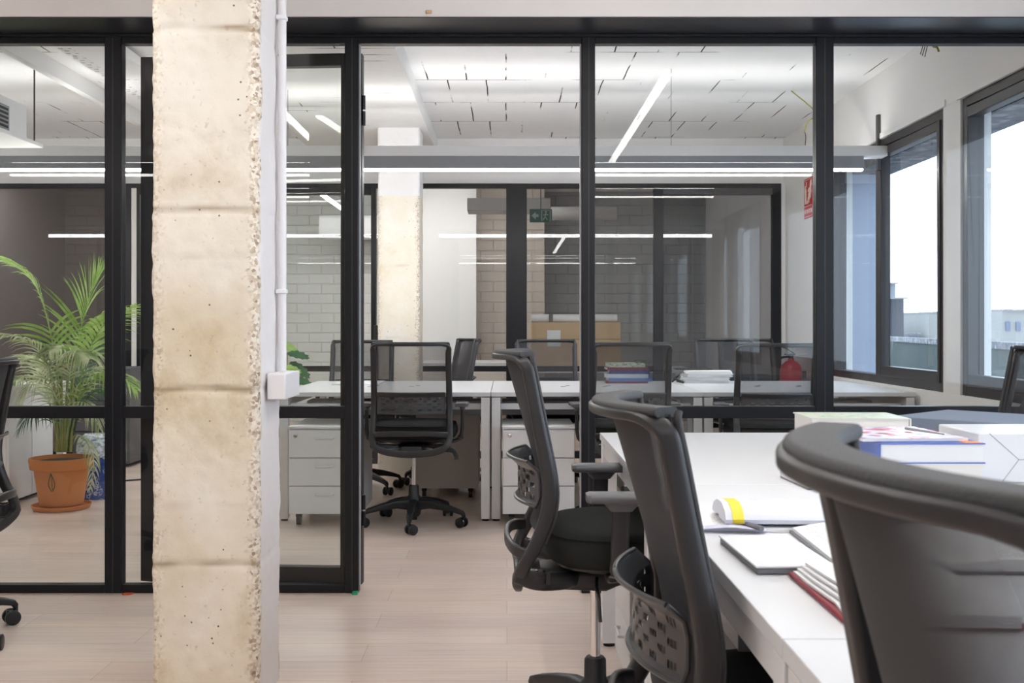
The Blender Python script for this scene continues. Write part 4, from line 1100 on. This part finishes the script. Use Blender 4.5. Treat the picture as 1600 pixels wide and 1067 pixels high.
# ------------------------------------------------------------------ objects on the meeting room desks
def book(name, x, y, z, w, d_, h, rz, cover, label, cat='book', pages=M_pages, spine='y-', cov=0.0025, group=None):
    r = empty(name, (x, y, z), rz, label, cat, group)
    MB().box(-w/2 + 0.004, w/2 - 0.004, -d_/2 + 0.003, d_/2 - 0.004, cov, h - cov).build('pages', pages, r, smooth=False)
    c = MB(); c.box(-w/2, w/2, -d_/2, d_/2, 0, cov); c.box(-w/2, w/2, -d_/2, d_/2, h - cov, h)
    if spine == 'y-': c.box(-w/2, w/2, -d_/2 - 0.002, -d_/2 + 0.002, 0, h)
    if spine == 'x-': c.box(-w/2 - 0.002, -w/2 + 0.002, -d_/2, d_/2, 0, h)
    if spine == 'y+': c.box(-w/2, w/2, d_/2 - 0.002, d_/2 + 0.002, 0, h)
    if spine == 'x+': c.box(w/2 - 0.002, w/2 + 0.002, -d_/2, d_/2, 0, h)
    c.build('cover', cover, r, smooth=False)
    return r
bx, by, z = 0.80, 6.93, 0.7335
stackb = [(0.275, 0.012, plain('dark_red_cover', (0.25, 0.02, 0.03), 0.4), 'red book at the very bottom of the stack on the meeting room desk', 'y-'),
          (0.285, 0.022, plain('mid_blue_cover', (0.08, 0.20, 0.50), 0.4), 'blue book second from the bottom of the stack on the meeting room desk', 'y-'),
          (0.275, 0.026, plain('pale_cover', (0.60, 0.66, 0.72), 0.4), 'pale blue-white book in the middle of the stack on the meeting room desk', 'y-'),
          (0.27, 0.026, plain('navy_cover', (0.04, 0.05, 0.20), 0.4), 'navy book above the pale one in the stack on the meeting room desk', 'y-'),
          (0.27, 0.018, plain('maroon_cover', (0.22, 0.03, 0.05), 0.4), 'maroon book second from the top of the stack on the meeting room desk', 'y-'),
          (0.24, 0.026, blotch('green_white_cover', [(0.4, (0.10, 0.22, 0.12)), (0.6, (0.7, 0.7, 0.6))], 8), 'green and white book on top of the stack on the meeting room desk', 'y-')]
for i, (w_, h_, c_, lb, sp) in enumerate(stackb):
    book('book', bx + (0.012 if i % 2 else -0.006) - (0.025 if i == 5 else 0), by, z, w_, 0.19, h_, R((-1, 1, 0, -2, 2, 3)[i]), c_, lb, spine=sp)
    z += h_ + 0.0004
sg = MB()
for k in (0, 1):
    sg.tube([Vector((0.05 * math.cos(a) * 0.5 + 0.9 - 0.03 + 0.055 * k, 6.84, z + 0.012 + 0.011 * math.sin(a))) for a in [2*PI*i/14 for i in range(14)]], 0.002, 6, closed=True)
tag(sg.build('glasses', M_base), 'black glasses lying on the stack of books', 'glasses')
for k in range(4):
    r_ = empty('paper_stack', (1.31 + 0.01 * k, 6.93 - 0.006 * k, 0.7335 + 0.0205 * k), R((4, -6, 3, -9)[k]), ('lowest', 'second', 'third', 'topmost')[k] + ' bundle in the heap of loose papers on the meeting room desk', 'papers')
    sp_ = MB()
    for q in range(5):
        o_ = 0.004 * ((q * 7 + k * 3) % 5 - 2)
        sp_.box(-0.15 + o_, 0.15 + o_, -0.105, 0.105 + o_ * 0.5, 0.004 * q, 0.004 * q + 0.003)
    sp_.build('sheets', M_paper if k % 2 else M_desk, r_, smooth=False)
tag(MB().tube(spline([(1.10, 6.90, 0.74), (1.14, 6.86, 0.79), (1.10, 6.82, 0.77), (1.16, 6.80, 0.742), (1.13, 6.88, 0.745)], 5), 0.006, 8).build('headset_cable', M_base), 'coiled black cable on the desk between the books and the papers', 'cable')
kb = empty('laptop_stand', (1.28, 7.03, 0.8175), 0.0, 'thin black tray resting on the heap of papers', 'tray')
MB().box(-0.14, 0.10, -0.07, 0.07, 0.0, 0.008).build('tray', M_base, kb, 0.003)
tag(box('sheet_of_paper', M_paper, -1.12, -0.82, 6.62, 6.98, 0.7336, 0.7445, bevel=0.001), 'flat white folder lying at the left end of the meeting room desks', 'folder')

# ------------------------------------------------------------------ back room
t3 = empty('table', (0.62, 9.55, 0), label='plain table behind the far glass holding the cardboard box', cat='table')
MB().box(-0.62, 1.05, -0.35, 0.40, 0.70, 0.733).build('tabletop', M_desk, t3, 0.002)
for sx, sy in ((-0.58, -0.31), (1.01, -0.31), (-0.58, 0.36), (1.01, 0.36)):
    MB().box(sx - 0.02, sx + 0.02, sy - 0.02, sy + 0.02, 0, 0.70).build('leg', M_ped, t3)
t4 = empty('table', (-0.35, 10.7, 0), label='white table in front of the white wall in the back room', cat='table')
MB().box(-0.52, 0.52, -0.45, 0.45, 0.72, 0.752).build('tabletop', M_desk, t4, 0.002)
for sx in (-0.48, 0.48):
    for sy in (-0.41, 0.41): MB().box(sx - 0.02, sx + 0.02, sy - 0.02, sy + 0.02, 0, 0.72).build('leg', M_ped, t4)
MB().box(-0.46, 0.46, -0.43, -0.41, 0.50, 0.72).build('apron', M_pages, t4)
cbx = empty('cardboard_box', (0.62, 9.50, 0.7335), label='large brown cardboard box with a white label on the table behind the far glass', cat='box')
MB().box(-0.40, 0.40, -0.22, 0.22, 0, 0.415).build('carton', M_carton, cbx, 0.004)
MB().box(-0.26, -0.14, -0.2225, -0.2205, 0.20, 0.345).build('white_label', M_paper, cbx, smooth=False)
MB().box(-0.225, -0.185, -0.2235, -0.2227, 0.24, 0.25).build('label_print', M_greytrim, cbx, smooth=False)
MB().box(-0.40, 0.40, -0.2215, -0.2203, 0.262, 0.266).build('flap_crease', M_bronze, cbx, smooth=False)
for k, (a, b_, y_) in enumerate(((-0.40, -0.24, 0.0), (-0.20, 0.38, 0.0))):
    ro = MB().cyl((0.62 + a, 9.42, 1.15 + 0.036), (0.62 + b_, 9.42, 1.15 + 0.036), 0.036, 18).build('paper_roll', M_paper)
    tag(ro, ('short' if k == 0 else 'long') + ' white paper roll lying on top of the cardboard box', 'paper roll')
tag(box('brown_parcel', M_carton, -0.66, -0.20, 10.50, 10.75, 0.40, 0.499, bevel=0.003), 'brown parcel under the white table', 'parcel')
pshelf = MB().box(-0.85, 0.16, 10.28, 11.12, 0.36, 0.40).build('table_shelf', M_ped, None); bpy.data.objects.remove(pshelf)
bpy.data.objects['brown_parcel'].location.z = -0.40
# dark screen standing by the small column
scn = empty('monitor', (-1.06, 7.72, 0), label='tall narrow dark panel standing left of the smaller column', cat='panel')
MB().box(-0.03, 0.04, 0, 0.03, 0.0, 1.12).build('panel', M_dark, scn, 0.003)
MB().box(-0.06, 0.07, -0.02, 0.08, 0.0, 0.03).build('foot', M_dark, scn, 0.003)
scn.location = (-1.05, 8.4, 0)
# duct pipes under the back room ceiling
for k, (y, z_, rr, x0, x1) in enumerate(((9.7, 2.47, 0.06, -0.2, 2.3), (10.9, 2.30, 0.07, 0.45, 1.15))):
    pr_ = MB().cyl((x0, y, z_), (x1, y, z_), rr, 20).build('duct_pipe', M_grey)
    tag(pr_, ('upper' if k == 0 else 'lower') + ' grey duct pipe under the back room ceiling', 'duct')
    MB().cyl(((x0 + x1) / 2, y, z_ + rr), ((x0 + x1) / 2, y, ZC), 0.004, 6).build('hanger', M_alu, pr_)
dk = empty('air_duct', (0, 0, 0), label='grey rectangular air duct above the white wall in the back room', cat='duct')
MB().box(-0.38, 0.42, 9.9, 10.25, 2.22, 2.34).build('duct_body', M_grey, dk, 0.004)
MB().cyl((0.1, 10.07, 2.34), (0.1, 10.07, ZC), 0.004, 6).build('hanger', M_alu, dk)
# exit sign
ex = empty('exit_sign', at(845, 337, 9.3), label='small green emergency exit sign with an arrow hanging behind the far glass', cat='sign')
M_green = plain('exit_green', (0.02, 0.07, 0.055), 0.5); M_exw = plain('exit_white', (0.25, 0.32, 0.30), 0.5)
MB().box(-0.10, 0.10, -0.006, 0.006, -0.06, 0.06).build('sign_board', M_green, ex, 0.002)
ar = MB(); ar.add([(-0.085, -0.008, 0), (-0.045, -0.008, 0.035), (-0.045, -0.008, 0.012), (-0.02, -0.008, 0.012), (-0.02, -0.008, -0.012), (-0.045, -0.008, -0.012), (-0.045, -0.008, -0.035)], [(0, 1, 2, 3, 4, 5, 6)])
ar.build('arrow', M_exw, ex, smooth=False)
mn = MB(); mn.box(0.005, 0.012, -0.008, -0.0065, -0.05, 0.05); mn.box(0.08, 0.087, -0.008, -0.0065, -0.05, 0.05); mn.box(0.005, 0.087, -0.008, -0.0065, 0.045, 0.05)
mn.lathe([(0.009, 0.0), (0.009, 0.001)], (0.045, -0.0075, 0.033), 12, Matrix.Rotation(R(90), 4, 'X'))
for a, b_ in (((0.045, 0.022), (0.040, -0.010)), ((0.040, -0.010), (0.060, -0.040)), ((0.040, -0.010), (0.022, -0.035)), ((0.043, 0.015), (0.025, 0.0)), ((0.043, 0.015), (0.066, 0.004))):
    mn.tube([(a[0], -0.008, a[1]), (b_[0], -0.008, b_[1])], 0.0045, 6)
mn.build('running_figure', M_exw, ex, smooth=False)
MB().cyl((0, 0, 0.06), (0, 0, ZC - ex.location.z), 0.004, 6).build('hanger', M_alu, ex)

# ------------------------------------------------------------------ right wall: sign, extinguisher, wires
fs = empty('fire_extinguisher_sign', (XR - 0.0005, 8.04, 1.95), label='red fire extinguisher sign on the white wall by the window', cat='sign')
def wallp(m): return m
sw = 0.215
MB().box(-0.003, 0.0, -sw/2, sw/2, 0, 0.31).build('sign_plate', M_signred, fs, smooth=False)
ic = MB()
def F_(y0, y1, z0, z1): ic.box(-0.0045, -0.003, -y1, -y0, z0, z1)   # y measured left to right as read from inside
F_(-0.085, -0.045, 0.115, 0.225); F_(-0.075, -0.055, 0.225, 0.24); F_(-0.083, -0.047, 0.245, 0.256); F_(-0.090, -0.083, 0.19, 0.25); F_(-0.055, -0.040, 0.256, 0.285)
ic.build('extinguisher_symbol', M_signwhite, fs, smooth=False)
fl = MB()
for (a, b_, c) in ((0.0, 0.13, 0.0), (0.025, 0.16, 0.01), (0.05, 0.19, 0.0), (0.03, 0.22, 0.02)):
    pts_ = [(-0.004, -(a - 0.02), b_ - 0.02), (-0.004, -(a + 0.005), b_ + 0.005), (-0.004, -(a + 0.03), b_ - 0.005), (-0.004, -(a + 0.025 + c), b_ + 0.045), (-0.004, -(a + 0.06), b_ + 0.07)]
    fl.tube(spline(pts_, 4), 0.008, 6, [0.3] + [1] * 14 + [0.5, 0.2])
fl.build('flame_symbol', M_signwhite, fs)
ln = MB(); ln.box(-0.0045, -0.003, -sw/2 + 0.008, sw/2 - 0.008, 0.092, 0.097); ln.box(-0.0045, -0.003, -sw/2 + 0.008, sw/2 - 0.008, 0.298, 0.301); ln.box(-0.0045, -0.003, -sw/2 + 0.008, sw/2 - 0.008, 0.012, 0.015)
ln.build('border_lines', M_signwhite, fs, smooth=False)
tx = bpy.data.curves.new('caption', 'FONT'); tx.body = 'EXTINTOR'; tx.size = 0.044; tx.align_x = 'CENTER'; tx.extrude = 0.0006
tx.materials.append(M_signwhite)
tmp_ = bpy.data.objects.new('tmp', tx); COL.objects.link(tmp_); tme = bpy.data.meshes.new_from_object(tmp_); bpy.data.objects.remove(tmp_)
to = bpy.data.objects.new('caption', tme); COL.objects.link(to); to.parent = fs; to.location = (-0.0036, 0, 0.038); to.rotation_euler = (R(90), 0, R(-90))

fe = empty('fire_extinguisher', (XR - 0.115, 8.12, 0.46), label='red fire extinguisher with a black hose hanging on the wall below the red sign', cat='fire extinguisher')
MB().lathe([(0.06, 0.0), (0.082, 0.012), (0.085, 0.05), (0.085, 0.30), (0.075, 0.345), (0.045, 0.375), (0.025, 0.385), (0.022, 0.40)], seg=28).build('cylinder', M_red, fe)
hv = MB(); hv.cyl((0, 0, 0.395), (0, 0, 0.43), 0.02, 14); hv.box(-0.05, 0.03, -0.012, 0.012, 0.425, 0.436)
hv.sweep([(0.02, 0, 0.44), (-0.03, 0, 0.475), (-0.065, 0, 0.485)], rrect(0.016, 0.007, 0.002), (0, 1, 0)); hv.build('valve', M_base, fe)
MB().tube(spline([(-0.02, 0, 0.415), (-0.08, 0, 0.40), (-0.105, 0, 0.33), (-0.098, 0, 0.20), (-0.092, 0, 0.10)], 5), 0.009, 8).build('hose', M_base, fe)
MB().lathe([(0.0862, 0.08), (0.0862, 0.22)], seg=28).build('paper_label', M_signwhite, fe)
MB().box(0.07, 0.1145, -0.02, 0.02, 0.25, 0.30).build('wall_hook', M_dark, fe, smooth=False)

def wire(pts, r_, m, label):
    return tag(MB().tube(spline(pts, 6), r_, 6).build('loose_wire', m), label, 'wire')
M_wg = plain('green_yellow_wire', (0.35, 0.34, 0.08), 0.5)
wire([Vector((1.92, 7.0, ZC)), at(1275, 176, 6.9) , at(1262, 190, 6.85), at(1257, 207, 6.85)], 0.0045, M_wg, 'loose green wire curling down from the ceiling near the windows, left of the post')
wire([at(1257, 203, 6.85), at(1259, 214, 6.85), at(1258, 227, 6.85)], 0.003, M_dark, 'dark frayed wire end dangling from the curled green wire')
for i, (a, b_) in enumerate(((1446, 1438), (1450, 1441), (1453, 1445))):
    wire([at(a, 58, 5.4), at((a + b_) / 2, 72, 5.4), at(b_, 85 + 2 * i, 5.4)], 0.0022, M_dark, ('left', 'middle', 'right')[i] + ' of the three dark wire ends hanging at the top right behind the glass')
wire([at(1452, 56, 5.4), at(1458, 72, 5.4), at(1464, 74, 5.4), at(1467, 81, 5.4)], 0.006, M_wg, 'yellow-green wire end hanging beside the three dark wire ends at the top right')
for o in [o for o in bpy.data.objects if o.name.startswith('loose_wire')]:
    pass
tag(box('ceiling_rose', M_pvc, 2.10, 2.24, 5.30, 5.44, 2.62, ZC - 0.0005, bevel=0.01), 'small white ceiling box from which the loose wires hang at the top right', 'electrical box')

br_ = MB().box(-0.01, 0.012, -0.015, 0.015, -0.25, 0.10).build('lamp_bracket', M_alu, None, 0.002)
br_.location = (XR - 0.013, 6.50, 2.335); tag(br_, 'narrow dark metal bracket on the wall at the end of the long lamp', 'bracket')

# ------------------------------------------------------------------ things on the near desks
ZD = 0.7335
def sheet(m, name, x, y, z, w, d_, rz, mat, h=0.0015):
    r = MB().box(-w/2, w/2, -d_/2, d_/2, 0, h).build(name, mat, m, smooth=False); r.location = (x, y, z); r.rotation_euler = (0, 0, rz); return r
# spiral notebook
sn = empty('spiral_notebook', (0.68, 2.34, ZD), R(3), 'grey spiral-bound notebook left of the foreground chair top', 'notebook')
MB().box(0, 0.16, 0, 0.20, 0.0, 0.004).build('back_cover', M_greytrim, sn, smooth=False)
MB().box(0, 0.16, 0.002, 0.20, 0.004, 0.016).build('page_block', plain('grey_page_block', (0.62, 0.61, 0.66), 0.6), sn, smooth=False)
spr = MB()
for k in range(9):
    spr.tube([Vector((0.01 + 0.017 * k + 0.002 * math.cos(a), 0.205 + 0.008 * math.cos(a), 0.012 + 0.012 * math.sin(a))) for a in [2*PI*i/10 for i in range(10)]], 0.0012, 5, closed=True)
spr.build('spiral_binding', M_dark, sn)
# document stack, newspaper
ds = empty('document', (0.47, 1.93, ZD), R(-6), 'loose stapled document lying behind the pens', 'document')
MB().box(-0.115, 0.115, -0.07, 0.15, 0, 0.006).build('sheets', M_print, ds, smooth=False)
cu = MB(); cu.sweep([(-0.115, -0.072, 0.006), (-0.06, -0.080, 0.012), (0.0, -0.076, 0.006)], rrect(0.03, 0.001, 0.0004), (0, 1, 0)); cu.build('curled_corner', plain('lilac_paper', (0.62, 0.60, 0.74), 0.6), ds)
np_ = empty('brochure', (0.575, 1.93, ZD + 0.0125), R(-2), 'folded white brochure with a yellow stripe lying on the documents', 'brochure')
def roll_shape(x0, x1):
    m = MB(); prof = [(-0.065, 0.0), (-0.068, 0.008), (-0.055, 0.022), (-0.02, 0.032), (0.03, 0.030), (0.07, 0.018), (0.085, 0.004), (0.085, 0.0)]
    n = len(prof)
    for x in (x0, x1):
        m.v += [Vector((x, y, z_)) for y, z_ in prof]
    for k in range(n): m.f.append((k, (k+1) % n, n + (k+1) % n, n + k))
    m.f.append(tuple(range(n))); m.f.append(tuple(range(n, 2*n))); return m
roll_shape(-0.178, 0.26).build('folded_pages', plain('pale_lilac_print', (0.72, 0.73, 0.80), 0.5), np_)
ys_ = roll_shape(-0.1655, -0.145); 
for v in ys_.v: v.z = v.z * 1.01 + 0.0006; v.y *= 1.01
ys_.build('yellow_stripe', M_yellow, np_)
pn = MB().tube([(0.375, 1.955, ZD + 0.016), (0.43, 1.83, ZD + 0.012)], 0.005, 8, [0.4, 1.0]).build('ballpoint_pen', M_greytrim); pn.location = (0.02, 0, -0.0005)
tag(pn, 'dark pen resting on the document left of the yellow stripe', 'pen')
# open book with text
ob = empty('open_book', (0.60, 1.695, ZD), R(-2), 'open book with a page of small print in the right foreground', 'book')
MB().box(-0.165, 0.20, -0.155, 0.155, 0, 0.004).build('cover', M_greytrim, ob, smooth=False)
for sx, nm in ((0, 'left_page_block'), (1, 'right_page_block')):
    x0, x1 = (-0.160, 0.012) if sx == 0 else (0.012, 0.195)
    m = MB(); K = 8; top = []; 
    for i in range(K + 1):
        t = i / K; x = x0 + (x1 - x0) * t; s_ = (1 - t) if sx else t
        zz = 0.010 + 0.012 * math.sin(PI * min(1, s_ * 0.9)) ** 1.0
        top.append((x, zz))
    n = len(top)
    for y in (-0.150, 0.150):
        m.v += [Vector((x, y, zz)) for x, zz in top]; m.v += [Vector((x, y, 0.004)) for x, zz in top]
    for i in range(n - 1):
        m.f += [(i, i + 1, 2*n + i + 1, 2*n + i), (n + i, n + i + 1, i + 1, i), (3*n + i + 1, 3*n + i, 2*n + i, 2*n + i + 1)]
    m.f += [(0, 2*n, 3*n, n), (n - 1, 2*n - 1, 4*n - 1, 3*n - 1)]
    m.build(nm, M_printc, ob)
# white notebook
nb = empty('notebook', (0.425, 1.655, ZD), R(2), 'closed white notebook with grey edges at the front of the right foreground desk', 'notebook')
MB().box(-0.058, 0.058, -0.115, 0.115, 0, 0.010).build('page_block', M_greytrim, nb, 0.003)
MB().box(-0.060, 0.060, -0.117, 0.117, 0.010, 0.013).build('white_cover', M_paper, nb, 0.001)
ob.location.x = 0.665
# red folder with pages
rf = empty('red_folder', (0.515, 1.395, ZD), R(0), 'dark red bound book with fanned white pages nearest the camera', 'book')
MB().box(-0.10, 0.115, -0.14, 0.135, 0, 0.007).build('cover', M_crimson, rf, 0.003)
for q in range(4):
    m = MB(); m.sweep([(-0.097 + 0.006 * q, -0.135, 0.0075 + 0.004 * q), (-0.09 + 0.006 * q, -0.05, 0.010 + 0.0052 * q), (-0.095 + 0.006 * q, 0.05, 0.009 + 0.005 * q), (-0.094 + 0.006 * q, 0.13, 0.0075 + 0.004 * q)], [(0, -0.0016), (0.20 - 0.006 * q, -0.0016), (0.20 - 0.006 * q, 0.0016), (0, 0.0016)], (1, 0, 0))
    m.build('page_section', M_paper, rf)
# thick book with yellow tab
tb_ = book('thick_book', 0.992, 3.00, ZD, 0.275, 0.21, 0.112, R(-2), M_pages, 'thick paperback with a pale green cover and yellow tab, left of the magazine', spine='x+', cov=0.002)
MB().box(-0.1375, 0.1375, -0.105, 0.105, 0.1122, 0.1135).build('printed_cover', blotch('green_yellow_cover', [(0.42, (0.75, 0.72, 0.62)), (0.5, (0.35, 0.60, 0.48)), (0.56, (0.80, 0.74, 0.45)), (0.62, (0.70, 0.75, 0.68))], 5), tb_, smooth=False)
MB().box(0.028, 0.064, -0.111, -0.1025, 0.066, 0.078).build('yellow_tab', M_yellow, tb_, smooth=False)
MB().box(0.130, 0.150, -0.08, -0.05, 0.068, 0.070).build('yellow_tab', M_yellow, tb_, smooth=False)
book('book', 0.965, 2.50, ZD, 0.235, 0.30, 0.058, R(0), M_pages, 'pale book at the bottom of the stack under the blue book', spine='x-')
b2 = book('book', 0.965, 2.50, ZD + 0.0584, 0.24, 0.30, 0.046, R(0), M_blue, 'blue-covered book with white pages directly under the magazine', spine='x-', pages=M_paper)
MB().box(0.075, 0.115, -0.148, -0.11, 0.0462, 0.0468).build('orange_tab', M_orange, b2, smooth=False)
mg = empty('magazine', (0.935, 2.51, ZD + 0.1056), R(3), 'glossy white and red magazine on top of the blue book', 'magazine')
MB().box(-0.125, 0.120, -0.13, 0.15, 0, 0.006).build('pages', M_paper, mg, smooth=False)
MB().box(-0.125, 0.120, -0.13, 0.15, 0.006, 0.007).build('cover', blotch('magazine_cover', [(0.34, (0.03, 0.04, 0.08)), (0.40, (0.72, 0.05, 0.06)), (0.47, (0.80, 0.78, 0.82)), (0.58, (0.82, 0.80, 0.84)), (0.63, (0.55, 0.50, 0.72)), (0.68, (0.75, 0.08, 0.08))], 3.4, 0.25), mg, smooth=False)
tag(MB().tube([(1.02, 2.42, ZD + 0.118), (0.985, 2.56, ZD + 0.118)], 0.004, 8, [0.5, 1]).build('ballpoint_pen', M_lampbody), 'silver pen lying on the glossy magazine', 'pen')
bf = empty('box_file', (1.425, 3.06, ZD), R(42), 'slate blue box file lying flat behind the white carton', 'file')
MB().box(-0.20, 0.16, -0.16, 0.20, 0, 0.055).build('box', M_slate, bf, 0.003)
MB().box(-0.202, 0.162, -0.162, 0.202, 0.055, 0.105).build('lid', M_slate, bf, 0.003)
wc = empty('white_carton', (1.27, 2.58, ZD), R(0), 'white folded carton at the right edge on the foreground desk', 'carton')
MB().box(-0.155, 0.20, -0.13, 0.10, 0, 0.118).build('carton', M_desk, wc, 0.004)
cr = MB(); cr.tube([(-0.13, -0.1302, 0.117), (-0.06, -0.1302, 0.055), (0.198, -0.1302, 0.058)], 0.0012, 6); cr.tube([(-0.06, -0.1302, 0.055), (-0.10, -0.1302, 0.002)], 0.0012, 6)
cr.build('crease', M_seal, wc)
pb = empty('pen_pot', (0,0,0)); bpy.data.objects.remove(pb)
tag(MB().tube([(1.13, 2.86, ZD + 0.006), (1.17, 2.80, ZD + 0.006)], 0.005, 8).build('marker_pen', M_base), 'short black marker pen lying between the thick book and the box file', 'pen')

# ------------------------------------------------------------------ outside
M_terr = plain('pale_terrace_concrete', (0.34, 0.35, 0.36), 0.8)
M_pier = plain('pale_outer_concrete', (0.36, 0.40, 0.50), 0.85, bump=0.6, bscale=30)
M_lint = blotch('stained_outer_concrete', [(0.35, (0.09, 0.09, 0.10)), (0.55, (0.20, 0.20, 0.22)), (0.7, (0.40, 0.40, 0.43))], 12, 0.9, 'Object', 4)
struct('terrace_floor', M_terr, XR + T, 9.0, -3, 22, 0.20, 0.40)
pz = MB()
for a, b_ in ((7.5, 7.75), (5.75, 6.0), (4.0, 4.25), (1.65, 1.9)): pass
pier = MB().box(XR + T, 2.78, 7.52, 7.85, 0.4, 2.5).build('wall_pier_1', M_pier, smooth=False); pier['kind'] = 'structure'
pier = MB().box(XR + T, 2.62, 5.70, 6.0, 0.4, 2.5).build('wall_pier_2', M_pier, smooth=False); pier['kind'] = 'structure'
lt = MB().box(XR + T, 2.78, -3, 12, 2.21, 2.6).build('wall_lintel', M_lint, smooth=False); lt['kind'] = 'structure'
ts = empty('green_screen_fence', (4.6, 8.5, 0.40), math.atan2(8.5, 1.6), 'dark green slatted screen along the terrace parapet outside', 'fence')
M_fence = plain('dark_green_screen', (0.014, 0.032, 0.030), 0.7, bump=0.5, bscale=20)
MB().box(-4, 9, -0.04, 0.04, 0, 0.49).build('screen', M_fence, ts, smooth=False)
MB().box(-4, 9, -0.07, 0.07, 0.49, 0.56).build('coping', M_lint, ts, smooth=False)
def house(px0, px1, pyt, D, dep, col, label, wins=(), zb=-12):
    p0 = at(px0, pyt, D); p1 = at(px1, pyt, D)
    r = empty('building', (p0.x, D, zb), label=label, cat='building')
    h = p0.z - zb; w_ = p1.x - p0.x
    m = plain('facade_%d' % px0, tuple(v * 0.33 for v in col), 0.9, bump=0.3, bscale=2)
    MB().box(0, w_, 0, dep, 0, h).build('wall', m, r, smooth=False)
    MB().box(-0.02 * w_, w_ * 1.02, -0.2, dep, h, h + D * 0.0012).build('roof_edge', M_lint, r, smooth=False)
    for (a, b_, c, d_) in wins:
        q0 = at(a, d_, D); q1 = at(b_, c, D)
        MB().box(q0.x - p0.x, q1.x - p0.x, -0.05, 0.02, q0.z - zb, q1.z - zb).build('window', plain('dark_window_glass', (0.06, 0.08, 0.14), 0.3) if 'dark_window_glass' not in bpy.data.materials else bpy.data.materials['dark_window_glass'], r, smooth=False)
    return r
hb = house(1330, 1412, 467, 26, 5, (0.065, 0.07, 0.10), 'dark weathered rooftop block seen through the middle window')
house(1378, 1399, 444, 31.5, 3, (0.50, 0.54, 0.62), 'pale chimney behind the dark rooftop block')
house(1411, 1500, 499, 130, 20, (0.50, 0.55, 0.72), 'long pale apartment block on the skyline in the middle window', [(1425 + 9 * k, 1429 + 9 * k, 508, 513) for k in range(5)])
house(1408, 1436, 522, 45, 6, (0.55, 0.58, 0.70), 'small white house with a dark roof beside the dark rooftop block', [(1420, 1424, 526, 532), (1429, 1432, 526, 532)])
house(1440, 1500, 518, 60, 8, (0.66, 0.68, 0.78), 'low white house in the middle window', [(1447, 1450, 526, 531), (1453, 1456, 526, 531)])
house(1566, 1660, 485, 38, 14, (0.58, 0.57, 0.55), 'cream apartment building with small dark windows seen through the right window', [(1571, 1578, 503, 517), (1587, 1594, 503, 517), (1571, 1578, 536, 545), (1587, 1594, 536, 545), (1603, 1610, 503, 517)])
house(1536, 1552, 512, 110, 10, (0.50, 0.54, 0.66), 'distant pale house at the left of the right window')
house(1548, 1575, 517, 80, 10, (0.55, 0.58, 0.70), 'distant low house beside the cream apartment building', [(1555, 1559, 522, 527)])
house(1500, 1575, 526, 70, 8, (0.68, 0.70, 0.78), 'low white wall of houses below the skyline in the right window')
